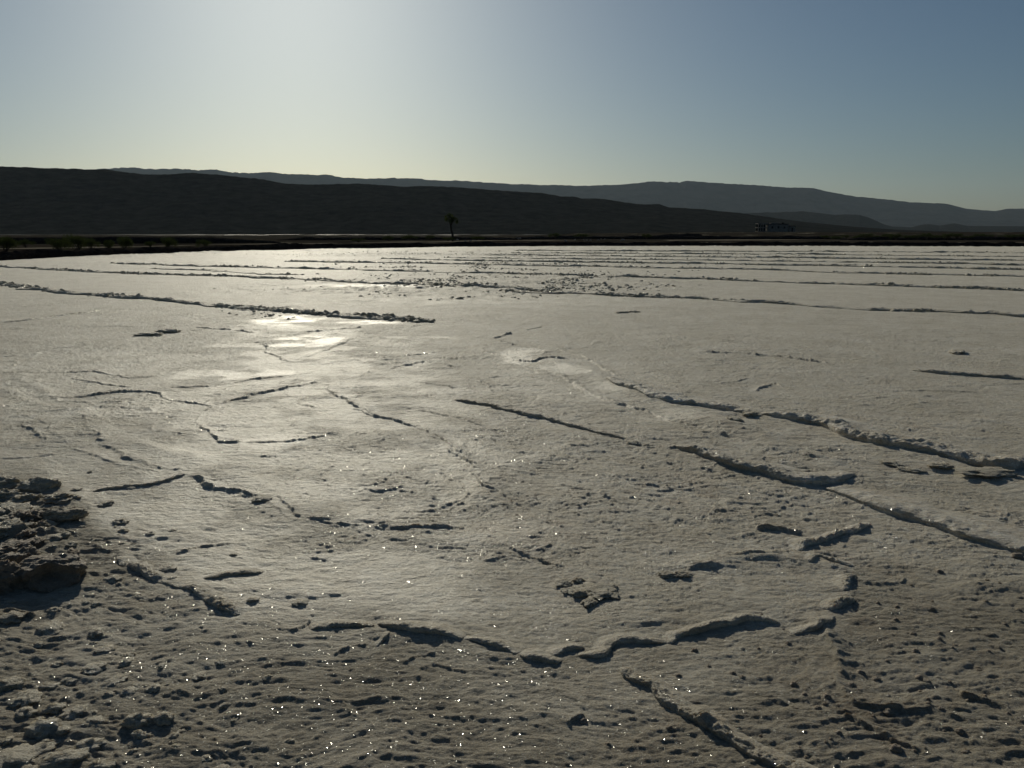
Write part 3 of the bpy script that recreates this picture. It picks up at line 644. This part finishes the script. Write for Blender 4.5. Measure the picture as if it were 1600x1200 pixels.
while k_ < 70:
    u = random.uniform(-40, 460); v = random.uniform(770, 1230)
    if random.random() > math.exp(-((u / 260) ** 2)) * (0.25 + 0.75 * (v - 770) / 430): continue
    if u < 140 and v < 935: continue
    s_ = random.uniform(5, 11) * (0.7 + 0.6 * (v - 770) / 430)
    if random.random() < .2: s_ *= 1.5
    place('salt_nodule', random.choice(VAR), u, v, s_ * 1.5, s_ * .6, 'rounded salt nodule with a dark front on the rough crust at the lower left', 'salt nodule', GN, deep=random.uniform(.6, 1.0), sink=.5); k_ += 1
GB = 'brown crumbs of salt scattered at the lower right'
for (u, v, a) in [(1240, 1066, 12), (1292, 1087, 13), (1427, 991, 10), (1468, 991, 10), (1430, 1018, 11), (1388, 1112, 16), (1500, 1143, 12), (1278, 1103, 12), (1232, 1001, 9), (1456, 953, 9), (1345, 1048, 12), (1400, 1170, 18), (1468, 892, 12), (1060, 1052, 12), (1085, 1012, 12),
                  (1108, 1037, 8), (1145, 1048, 10), (1160, 1054, 10), (1592, 953, 8), (1530, 1045, 9), (1310, 1145, 12), (1590, 868, 16), (1470, 1110, 10), (1540, 942, 8), (1570, 975, 9), (1510, 1175, 12), (1437, 1058, 14), (1448, 1064, 12), (1370, 1058, 13), (1330, 1072, 11), (1046, 1135, 12), (950, 1160, 10), (912, 1120, 14)]:
    place('salt_crumb', random.choice(VARB), u, v, a * .9, a * .55, 'small brown crumb of salt on the crust at the lower right', 'salt crumb', GB, sink=.45)
for _ in range(40):
    u = random.uniform(1180, 1600); v = random.uniform(880, 1190); a = random.uniform(4, 8)
    place('salt_crumb', random.choice(VARB), u, v, a, a * .7, 'small brown crumb of salt on the crust at the lower right', 'salt crumb', GB, sink=.45)

# rocks of salt at the left edge
place('salt_rock', lump_mesh('salt_rock', 61, 5, .30, 1.3, stain=.5, crag=.05), 58, 756, 50, 20, 'dark rounded salt rock, farthest of the heap at the left edge', 'salt rock', 'heap of salt rocks at the left edge', rz=.3, deep=.8)
place('salt_rock', lump_mesh('salt_rock', 62, 5, .30, 1.3, stain=.4, crag=.05), 8, 754, 46, 20, 'dark salt rock cut by the left edge of the photo, behind the heap', 'salt rock', 'heap of salt rocks at the left edge', rz=1, deep=.8)
for i, (u, v, a, b_, lab) in enumerate([
 (95, 776, 44, 20, 'small grey salt rock behind the tan slab'), (40, 778, 36, 18, 'flat salt rock between the dark rear rocks and the pale crust'), (104, 798, 26, 16, 'little salt rock touching the far side of the tan slab'),
 (20, 800, 70, 30, 'pale crusty salt slab at the left edge'), (46, 812, 40, 24, 'rough pale salt chunk left of the tan slab'), (72, 822, 26, 16, 'pale salt chunk in front of the tan slab'), (12, 828, 60, 24, 'pale flat salt chunk at the left edge above the hollow rock'),
 (40, 838, 32, 20, 'tan salt knob standing above the hollow rock'), (55, 848, 28, 12, 'small dark salt rock right of the tan knob'), (6, 772, 40, 20, 'salt rock at the left edge behind the pale slab'), (12, 858, 60, 26, 'brownish salt rock behind the hollow rock on its left')]):
    place('salt_rock', lump_mesh('salt_rock', 63 + i, 5, .42, 1.9, mat=M_earth if i in (2, 4, 7, 8, 10) else None, stain=.9 if 'tan' in lab or 'brown' in lab else .3, crag=.09), u, v, a * .9, b_ * .62, lab, 'salt rock', 'heap of salt rocks at the left edge', rz=i * .7, deep=.8)
place('salt_rock', lump_mesh('salt_rock', 81, 5, .24, 1.2, stain=1.0, crag=.02), 98, 806, 56, 20, 'smooth tan salt slab in the heap at the left edge', 'salt rock', 'heap of salt rocks at the left edge', rz=.25, deep=.55)
hol = place('hollow_salt_rock', lump_mesh('hollow_salt_rock', 90, 6, .20, 1.2, mat=M_earth, stain=.8, crag=.03, cavity=Vector((.45, -.85, .35)), cav=.83), 76, 888, 92, 44, 'large hollow salt rock with a tan rim and a black cavity', 'salt rock', 'heap of salt rocks at the left edge', rz=0, deep=.75)
for i, (u, v, a, b_, lab) in enumerate([(6, 900, 50, 50, 'dark salt rock left of the hollow one, cut by the frame'), (30, 868, 44, 26, 'craggy brown salt rock on the left shoulder of the hollow one'), (112, 866, 26, 22, 'brown salt chip on the right rim of the hollow rock')]):
    place('salt_rock', lump_mesh('salt_rock', 93 + i, 4, .36, 1.6, mat=M_earth, stain=.9, crag=.08), u, v, a, b_, lab, 'salt rock', 'heap of salt rocks at the left edge', rz=i, deep=.8)

# lone mounds on the flat
for i, (u, v, a, b_, lab, dp) in enumerate([
 (231, 522, 40, 10, 'left half of the twin dark salt mound on the left of the flat', .6), (262, 517, 32, 11, 'right half of the twin dark salt mound on the left of the flat', .6),
 (973, 488, 22, 5, 'left one of two tiny salt mounds behind the middle of the flat', .6), (991, 487, 18, 6, 'right one of two tiny salt mounds behind the middle of the flat', .6),
 (1495, 549, 38, 9, 'low lone salt mound on the smooth right of the flat', .5),
 (1147, 655, 27, 10, 'left salt dome in front of the upper long ridge', .8), (1172, 646, 34, 12, 'right salt dome in front of the upper long ridge', .8),
 (990, 692, 22, 10, 'small salt dome at the end of the thin straight ridge', .8), (1012, 695, 14, 5, 'tiny salt lump right of the small salt dome', .8),
 (1042, 897, 26, 14, 'left lump of the pair left of the low crack', .7), (1066, 897, 26, 13, 'right lump of the pair left of the low crack', .7),
 (904, 906, 16, 14, 'dark pointed salt lump at the top of the crusty patch', .8), (905, 926, 26, 16, 'dark sided salt lump in the middle of the crusty patch', .8), (955, 917, 20, 10, 'salt lump on the right of the crusty patch', .8),
 (922, 938, 34, 12, 'ragged black fronted salt lump at the lower end of the crusty patch', .6), (880, 910, 30, 12, 'pale salt lump on the left of the crusty patch', .8), (888, 922, 24, 8, 'low salt lump at the lower left of the crusty patch', .8),
 (935, 922, 60, 14, 'broad low swelling of salt under the crusty patch', .9),
 (1390, 722, 34, 8, 'small salt lump between the long ridges, left', .6), (1425, 733, 36, 9, 'salt lump with a brown tip between the long ridges', .6), (1470, 731, 30, 9, 'salt lump right of the brown tipped one', .6), (1540, 742, 70, 12, 'wide salt lump under the high part of the upper ridge', .6)]):
    place('salt_lump', lump_mesh('salt_lump', 110 + i, 4, .34, 1.6, stain=.35, crag=.05), u, v, a, b_ * .62, lab, 'salt lump', 'lone lumps of salt on the flat', rz=i * .3, deep=dp)

# ------------------------------------------------------------------ land beyond the flat
gx = np.concatenate([-np.geomspace(13000, 8, 90), np.linspace(-7, 7, 5), np.geomspace(8, 13000, 90)])
gy = np.concatenate([np.linspace(-9000, -20, 14), np.linspace(-10, 400, 165), np.geomspace(405, 13000, 120)])
GX, GY = np.meshgrid(gx, gy)
def land(x, y):
    u = 800 + FPX * x / np.maximum(y, 1) / CP * 1.0        # bearing, as a picture column
    top = np.interp(u, [-400, 0, 300, 340, 620, 700, 800, 860, 900, 1000, 1100, 1600, 2200], [368, 368.3, 369, 370.5, 370.5, 368.5, 368, 368, 364.5, 364, 363, 362.5, 362])
    zt = H - (top - HORIZON) / FPX * 400
    er = edge_r(np.arctan2(x, y)); rr = np.hypot(x, y)
    b0 = -0.35 + 0.37 * smooth(er + 0.5, er + 3.5, rr)
    z = b0 + smooth(240, 380, y) * (zt - b0) * smooth(560, 420, y)
    z = z + smooth(1000, 1700, y) * 1.0
    return z + smooth(er + 3, er + 30, rr) * 0.10 * fbm(x * .06, y * .06, 3, 5)
GZ = land(GX, GY)
tag(grid_mesh('ground', np.stack([GX, GY, GZ], -1).reshape(-1, 3), len(gy), len(gx), M_ground), kind='structure')
M_track = rough_material('pale_dirt', (0.10, 0.088, 0.068), (0.30, 0.265, 0.205), 0.6, bump=0.4, dist=0.05)
def track(pts, half):
    W = resample([np.array(ground(u, v, .02)) for u, v in pts], 1.5); U_ = np.linspace(-1, 1, 7)
    hw = half * (1 + .5 * fbm(W[:, 0] * .15, W[:, 1] * 0, 3, 501))
    XX = W[:, 0:1] + 0 * U_; YY = W[:, 1:2] + hw[:, None] * U_[None]
    gz = land(XX, YY) + .03
    tag(grid_mesh('dirt_path', np.stack([XX, YY, gz], -1).reshape(-1, 3), len(W), 7, M_track, flip=True), kind='structure')
track([(-200, 392), (0, 388.5), (200, 386.5), (400, 382), (520, 380)], 4.0)
track([(560, 379), (700, 377), (800, 376), (900, 375.8)], 6.0)
track([(1040, 375.8), (1100, 375.2), (1240, 375), (1330, 375.6)], 8.0)
WV = np.array([[-620, 600, -.02], [250, 640, -.02], [-700, 900, -.02], [300, 960, -.02]], float)
tag(grid_mesh('lagoon_water', WV + np.array([0, 0, 0.02]) , 2, 2, M_water), kind='structure')

def bank(pts, hh, ww, label, seed, name='earth_bank', jag=.5, mat=M_bank, broken=0, base=-0.1):
    return ridge(pts, hh, ww, label, None, seed=seed, mat=mat, world=True, name=name, cat='earth bank', jag=jag, stain=0, wob=.4, base=base, gentle=1.0, broken=broken)
EB = [tuple(p * (1 + 1.0 / np.hypot(*p))) for p in EW]
bank(EB, .58, 2.4, 'long low bank of black gravel along the far edge of the salt', 3000, jag=.35)
def line_at(pts, Yd): return [tuple(at_dist(u, HORIZON + 2, Yd + (dy if False else 0))[:2]) for u, dy in pts]
bank([at_dist(u, 370, y)[:2] for u, y in [(-300, 128), (0, 128), (150, 130), (300, 134), (440, 140)]], 1.12, 6.0, 'straight topped dark dike behind the green shrubs on the left', 3100, jag=.10)
bank([at_dist(u, 370, y)[:2] for u, y in [(430, 185), (560, 190), (700, 195), (820, 200)]], .7, 4.0, 'low dark dike under the palm', 3200, jag=.4)
bank([at_dist(u, 370, y)[:2] for u, y in [(780, 215), (900, 220), (1000, 222), (1100, 222), (1330, 215)]], .85, 5.5, 'dark uneven dike in the middle beyond the flat', 3300, jag=.4)
bank([at_dist(u, 370, y)[:2] for u, y in [(1300, 190), (1450, 190), (1600, 188), (1800, 188)]], .9, 5.5, 'dark dike below the shrub row on the right', 3400, jag=.4)
bank([at_dist(u, 370, y)[:2] for u, y in [(1010, 235), (1050, 235), (1085, 237), (1120, 235)]], 1.75, 6.5, 'heap of black earth left of the ruined building', 3500, jag=.35)

# ------------------------------------------------------------------ hills
def hills(name, crest, D0, D1, D2, mat, seed, amp, nx=900, nq=70, scale=1.0, gf=1.0):
    U = np.linspace(crest[0][0], crest[-1][0], nx); C = np.interp(U, [c[0] for c in crest], [c[1] for c in crest])
    rows = []
    for q in np.concatenate([np.linspace(0, 1, nq), np.linspace(1.06, 1.8, 10)]):
        if q <= 1: D = D0 + (D1 - D0) * q
        else: D = D1 + (D2 - D1) * (q - 1) / .8
        T = at_dist(0, 0, D); 
        xs = (U - 800) / FPX; ray_y = CP
        # bearing column U at depth D; crest height defined at depth D1
        yc = (600 - C) / FPX
        dy = CP + yc * SP; t1 = D1 / dy; zc = H + t1 * (-SP + yc * CP)
        x = xs * (D / dy)
        f = (0.15 * q + 0.85 * q ** 1.35) if q <= 1 else max(0, 1 - (q - 1) * 1.1)
        e = amp * (math.sin(math.pi * min(q, 1)) ** 0.8)
        g = fbm(x / (260 * scale) * gf + 3 * fbm(x / 900, x * 0 + D / 900, 2, seed), x * 0 + D / (700 * scale), 5, seed + 3)
        g2 = fbm(x / (60 * scale), x * 0 + D / (60 * scale), 4, seed + 9)
        z = zc * f * (1 + 0.0 * g) + zc * e * (0.8 * g + 0.25 * g2) + zc * 0.012 * g2 * min(q * 2, 1) + zc * .012 * fbm(x / (14 * scale), x * 0 + D / 30, 3, seed + 13)
        rows.append(np.stack([x, np.full(nx, D), np.maximum(z, -2) if q > 0 else np.full(nx, -2.0)], -1))
    V = np.stack(rows)
    return tag(grid_mesh(name, V.reshape(-1, 3), V.shape[0], nx, mat), kind='structure')

near = [(-900, 268), (-500, 256), (-200, 258), (0, 260), (40, 261), (60, 263), (90, 263), (150, 265), (172, 265.5), (200, 269), (225, 273), (250, 273), (275, 272), (300, 270), (320, 272), (340, 272), (365, 276), (400, 279), (430, 284), (450, 287), (480, 289), (555, 287), (600, 289.5), (630, 291), (690, 291), (760, 296), (800, 298.5), (850, 302), (875, 307), (895, 306.5), (910, 310), (935, 310), (960, 314), (1000, 319), (1030, 319), (1045, 324), (1100, 327), (1150, 332), (1200, 339), (1260, 347), (1330, 354), (1400, 359), (1500, 362)]
midh = [(1000, 345), (1090, 334), (1130, 330.5), (1162, 333), (1200, 332), (1256, 330.5), (1306, 336), (1320, 335), (1344, 336), (1355, 339), (1365, 343), (1380, 350), (1394, 354), (1424, 355), (1440, 351), (1452, 350), (1468, 352.5), (1491, 349), (1512, 353), (1600, 353.5), (1750, 356), (2100, 356)]
far = [(-900, 270), (0, 268), (152, 264.5), (175, 262.5), (207, 262), (225, 264), (262, 264.5), (277, 263), (310, 266), (330, 264.3), (360, 269), (400, 270), (417, 269), (450, 272), (475, 272.5), (512, 273), (540, 277.5), (575, 279), (600, 279), (637, 277.5), (670, 281), (710, 282), (760, 285), (800, 287.5), (850, 289), (900, 290), (950, 289.5), (975, 288), (1017, 283.5), (1062, 285), (1074, 282.5), (1100, 285), (1150, 287.5), (1203, 290.5), (1227, 293), (1271, 293.5), (1294, 299), (1336, 307), (1383, 311), (1424, 316), (1480, 318.5), (1509, 326), (1541, 329), (1556, 329.6), (1573, 326), (1600, 326), (1700, 324), (1900, 334), (2300, 345)]
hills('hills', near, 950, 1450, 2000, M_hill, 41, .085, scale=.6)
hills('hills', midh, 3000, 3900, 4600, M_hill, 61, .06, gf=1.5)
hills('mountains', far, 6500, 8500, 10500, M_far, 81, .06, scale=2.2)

# ------------------------------------------------------------------ plants
def leaf_cloud(name, seed, clumps, n, size, mat):
    rnd = random.Random(seed); vs = []; fs = []
    for k in range(n):
        c, r = clumps[rnd.randrange(len(clumps))]
        d = Vector((rnd.gauss(0, 1), rnd.gauss(0, 1), rnd.gauss(0, 1))).normalized() * (rnd.random() ** .45)
        p = Vector(c) + Vector((d.x * r[0], d.y * r[1], d.z * r[2]))
        if p.z < 0.02: continue
        a = Vector((rnd.gauss(0, 1), rnd.gauss(0, 1), rnd.gauss(0, .8))).normalized(); b = a.cross(Vector((rnd.random() - .5, rnd.random() - .5, rnd.random() - .5))).normalized()
        s = size * rnd.uniform(.6, 1.4); i = len(vs)
        vs += [p - a * s, p + b * s * .45, p + a * s, p - b * s * .45]; fs.append((i, i + 1, i + 2, i + 3))
    me = bpy.data.meshes.new(name); me.from_pydata(vs, [], fs); me.materials.append(mat); return me

def tube(bm, pts, radii, seg=7):
    rings = []
    for i, p in enumerate(pts):
        p = Vector(p); q = Vector(pts[min(i + 1, len(pts) - 1)]) - Vector(pts[max(i - 1, 0)]); q.normalize()
        a = q.orthogonal().normalized(); b = q.cross(a)
        rings.append([bm.verts.new(p + (a * math.cos(t) + b * math.sin(t)) * radii[i]) for t in [2 * math.pi * j / seg for j in range(seg)]])
    for r0, r1 in zip(rings, rings[1:]):
        for j in range(seg): bm.faces.new((r0[j], r0[(j + 1) % seg], r1[(j + 1) % seg], r1[j]))
    bm.faces.new(rings[-1]); bm.faces.new(rings[0][::-1])

def child(name, me, parent):
    o = bpy.data.objects.new(name, me); col.objects.link(o); o.parent = parent; return o

SHR = []
for k in range(5):
    rnd = random.Random(k)
    cl = [((rnd.uniform(-.6, .6), rnd.uniform(-.4, .4), rnd.uniform(.35, .7)), (rnd.uniform(.25, .45), rnd.uniform(.25, .4), rnd.uniform(.2, .35))) for _ in range(9)]
    fol = leaf_cloud('foliage', k, cl, 2600, .035, M_leaf)
    bm = bmesh.new()
    for c, r in cl: tube(bm, [(0, 0, -.1), (c[0] * .4, c[1] * .4, c[2] * .4), c], [.03, .022, .008], 5)
    st = bpy.data.meshes.new('stem'); bm.to_mesh(st); bm.free(); st.materials.append(M_bark)
    SHR.append((fol, st))
def shrub(u, vb, Y, wpx, hpx, label, group, k):
    s = Y / FPX; e = bpy.data.objects.new('shrub', None); col.objects.link(e)
    p = at_dist(u, vb, Y); e.location = (p[0], p[1], p[2] - .1)
    e.scale = (wpx * s / 1.9, wpx * s / 1.9, hpx * s / .95 ); e.rotation_euler = (0, 0, k * 1.3)
    child('foliage', SHR[k % 5][0], e); child('stem', SHR[k % 5][1], e)
    return tag(e, label, 'shrub', group)
GL = 'green shrubs on the dike at the left'
for i, (u, vb, Y, a, b_, lab) in enumerate([
 (8, 392, 62, 46, 26, 'green shrub cut by the left edge of the photo'), (92, 390, 64, 44, 22, 'low green shrub left of the tallest shrub clump'), (122, 390, 68, 52, 26, 'tallest green shrub in the big clump on the left'),
 (143, 388, 66, 30, 18, 'small green shrub on the right flank of the tallest one'), (172, 390, 68, 26, 18, 'small round green shrub in the middle of the left bank'), (194, 390, 68, 34, 24, 'green shrub with a pointed top right of the small round one'),
 (264, 387, 76, 30, 20, 'lone green shrub between the left clump and the sparse one'), (320, 386, 82, 28, 14, 'small sparse green shrub farthest right on the left bank'), (40, 384, 80, 30, 12, 'low dark shrub behind the leftmost gap'), (235, 384, 84, 24, 9, 'low dark shrub behind the lone one')]):
    shrub(u, vb, Y, a, b_, lab, GL, i)
for i, (u, vb, Y, a, b_, lab) in enumerate([
 (608, 375, 140, 22, 8, 'low olive shrub left of the palm'), (640, 374, 150, 30, 8, 'wider olive shrub left of the palm'), (672, 374, 150, 20, 8, 'small dark shrub close to the left of the palm'), (700, 375, 128, 30, 6, 'low shrub at the foot of the palm'),
 (745, 374, 150, 34, 6, 'flat yellowish shrub right of the palm'), (868, 371, 170, 26, 8, 'olive shrub halfway between palm and building'), (910, 371, 180, 34, 7, 'dark flat shrub left of the black heap'), (560, 377, 120, 30, 6, 'flat olive tuft far left of the palm'), (1010, 372, 180, 20, 8, 'dark shrub on the left slope of the black heap')]):
    shrub(u, vb, Y, a, b_, lab, 'low olive shrubs around the palm', i + 2)
GR = 'shrubs of the dark hedge row on the right'
rnd = random.Random(4)
for i, u in enumerate(range(1290, 1650, 16)):
    shrub(u + rnd.uniform(-4, 4), 372.5 + rnd.uniform(-1, 1), 186 + rnd.uniform(-6, 8), rnd.uniform(18, 30), rnd.uniform(5, 10), 'low dark green shrub in the row on the right before the hills', GR, i)

# the palm
pe = bpy.data.objects.new('palm_tree', None); col.objects.link(pe); PY_ = 135.0
pb = at_dist(708, 374, PY_); pe.location = tuple(pb); s = PY_ / FPX
bm = bmesh.new(); tp = [(0, 0, -.3), (-.1 * 1, 0, 8 * s), (-.3, 0, 16 * s), (-.45, 0, 24 * s), (-.62, 0, 31 * s)]
tube(bm, tp, [.24, .18, .15, .13, .12], 9)
tme = bpy.data.meshes.new('trunk'); bm.to_mesh(tme); bm.free(); tme.materials.append(M_bark); child('trunk', tme, pe)
bm = bmesh.new(); tube(bm, [(-.38, 0, 20 * s), (-.1, 0, 25 * s), (.22, .05, 28 * s)], [.1, .085, .07], 7)
bme = bpy.data.meshes.new('branch'); bm.to_mesh(bme); bm.free(); bme.materials.append(M_bark); child('branch', bme, pe)
def fan_crown(c, R_, seed, n=26):
    rnd = random.Random(seed); vs = []; fs = []
    for k in range(n):
        th = rnd.uniform(0, 6.28); ph = rnd.uniform(-.75, 1.35)
        d = Vector((math.cos(th) * math.cos(ph), math.sin(th) * math.cos(ph), math.sin(ph))); up = d.orthogonal().normalized(); sd_ = d.cross(up)
        L = R_ * rnd.uniform(.75, 1.1); st = Vector(c) + d * L * .45
        i = len(vs); vs += [Vector(c) - sd_ * .012, Vector(c) + sd_ * .012, st + sd_ * .012, st - sd_ * .012]; fs.append((i, i + 1, i + 2, i + 3))
        for j in range(9):
            a = (j - 4) / 4 * 1.15; e = (d * math.cos(a) + sd_ * math.sin(a)); tip = st + e * L * .55 + Vector((0, 0, -.12 * L * (1 + rnd.random()))); w_ = e.cross(up).normalized() * .045
            m_ = st + e * L * .3; i = len(vs); vs += [st, m_ + w_, tip, m_ - w_]; fs.append((i, i + 1, i + 2, i + 3))
    me = bpy.data.meshes.new('crown'); me.from_pydata(vs, [], fs); me.materials.append(M_palm); return me
child('crown', fan_crown((-.62, 0, 32 * s), .95, 1, 34), pe); child('crown', fan_crown((.25, .05, 28.5 * s), .72, 2, 24), pe)
tag(pe, 'bent forked fan palm standing alone before the dark hills', 'palm tree')

# ------------------------------------------------------------------ buildings
def box(bm, x0, x1, y0, y1, z0, z1):
    v = [bm.verts.new(p) for p in [(x0, y0, z0), (x1, y0, z0), (x1, y1, z0), (x0, y1, z0), (x0, y0, z1), (x1, y0, z1), (x1, y1, z1), (x0, y1, z1)]]
    for f in [(3, 2, 1, 0), (4, 5, 6, 7), (0, 1, 5, 4), (1, 2, 6, 5), (2, 3, 7, 6), (3, 0, 4, 7)]: bm.faces.new([v[i] for i in f])
def part(name, boxes, mat, parent):
    bm = bmesh.new()
    for b_ in boxes: box(bm, *b_)
    me = bpy.data.meshes.new(name); bm.to_mesh(me); bm.free(); me.materials.append(mat); return child(name, me, parent)
BY = 390.0; bs_ = BY / FPX
def bld(u0, vb, label, name='building'):
    e = bpy.data.objects.new(name, None); col.objects.link(e); p = at_dist(u0, vb, BY); e.location = (p[0], p[1], p[2]); return tag(e, label, 'building', 'half finished buildings beyond the flat')
q = bs_
b1 = bld(1184, 362, 'open two storey concrete frame building at the left end of the ruin')
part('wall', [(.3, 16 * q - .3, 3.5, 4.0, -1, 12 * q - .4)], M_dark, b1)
for zz in (0.0, 5.6 * q, 11.6 * q): part('floor_slab', [(0, 16 * q, -.2, 4.4, zz, zz + .35)], M_wall, b1)
for i in range(5):
    x = .1 + i * (16 * q - .5) / 4
    part('column', [(x, x + .3, 0, .3, .35, 5.6 * q), (x, x + .3, 0, .3, 5.6 * q + .35, 11.6 * q)], M_wall, b1)
b2 = bld(1201, 362, 'long grey flat roofed block with small dark windows right of the open frame')
part('wall', [(0, 30 * q, 0, 6, -1, 11 * q)], M_wall, b2)
part('roof', [(-.2, 30 * q + .2, -.25, 6.2, 11 * q, 11 * q + .3)], M_dark, b2)
part('parapet', [(1.2, 5.0, 1, 4, 11 * q + .3, 13.2 * q)], M_wall, b2)
part('water_tank', [(4.0 * 1.6, 4.0 * 1.6 + .9, 1, 2, 11 * q + .3, 14 * q)], M_dark, b2)
for i in range(3):
    x = 1.2 + i * 2.8; f = part('window', [(x, x + .8, -.06, .02, 1.4, 2.4)], M_dark, b2)
b3 = bld(1233, 362, 'lowest grey block at the right end of the ruin')
part('wall', [(0, 9 * q, 0, 4, -1, 8 * q)], M_wall, b3); part('roof', [(-.15, 9 * q + .15, -.15, 4.1, 8 * q, 8 * q + .25)], M_dark, b3); part('door', [(1.0, 1.8, -.06, .02, 0, 1.9)], M_dark, b3)

# pale rocks lying on the dikes
rk_me = [lump_mesh('pale_rock', 150 + i, 2, .3, 1.6, mat=M_rock) for i in range(3)]
rnd = random.Random(12)
for (u0, u1, v0, v1, Yd, n_) in [(875, 975, 373, 377, 140, 14), (800, 830, 371, 375, 140, 4), (430, 445, 384, 386, 96, 3), (1130, 1200, 379, 382, 112, 5), (700, 760, 373, 377, 124, 5)]:
    for _ in range(n_):
        u = rnd.uniform(u0, u1); v = rnd.uniform(v0, v1); p = at_dist(u, v, Yd); s_ = rnd.uniform(1.2, 3.0) * Yd / FPX * .6
        o = bpy.data.objects.new('pale_rock', rnd.choice(rk_me)); col.objects.link(o); o.location = (p[0], p[1], p[2]); o.scale = (s_ * 1.4, s_, s_ * .8); o.rotation_euler = (0, 0, rnd.uniform(0, 6))
        tag(o, 'small pale rock lying on the dark banks beyond the salt', 'rock', 'pale rocks on the dark banks')

# ------------------------------------------------------------------ haze
bm = bmesh.new(); box(bm, -14500, 14500, -9500, 13500, -4, 760)
me = bpy.data.meshes.new('haze'); bm.to_mesh(me); bm.free()
m = bpy.data.materials.new('haze'); m.use_nodes = True; m.node_tree.nodes.clear()
out = m.node_tree.nodes.new('ShaderNodeOutputMaterial'); pv = m.node_tree.nodes.new('ShaderNodeVolumePrincipled')
pv.inputs['Color'].default_value = (0.66, 0.83, 1.0, 1); pv.inputs['Density'].default_value = HAZE_DENSITY; pv.inputs['Anisotropy'].default_value = 0.3
m.node_tree.links.new(pv.outputs[0], out.inputs['Volume']); me.materials.append(m)
hz = bpy.data.objects.new('haze', me); col.objects.link(hz); tag(hz, kind='stuff')
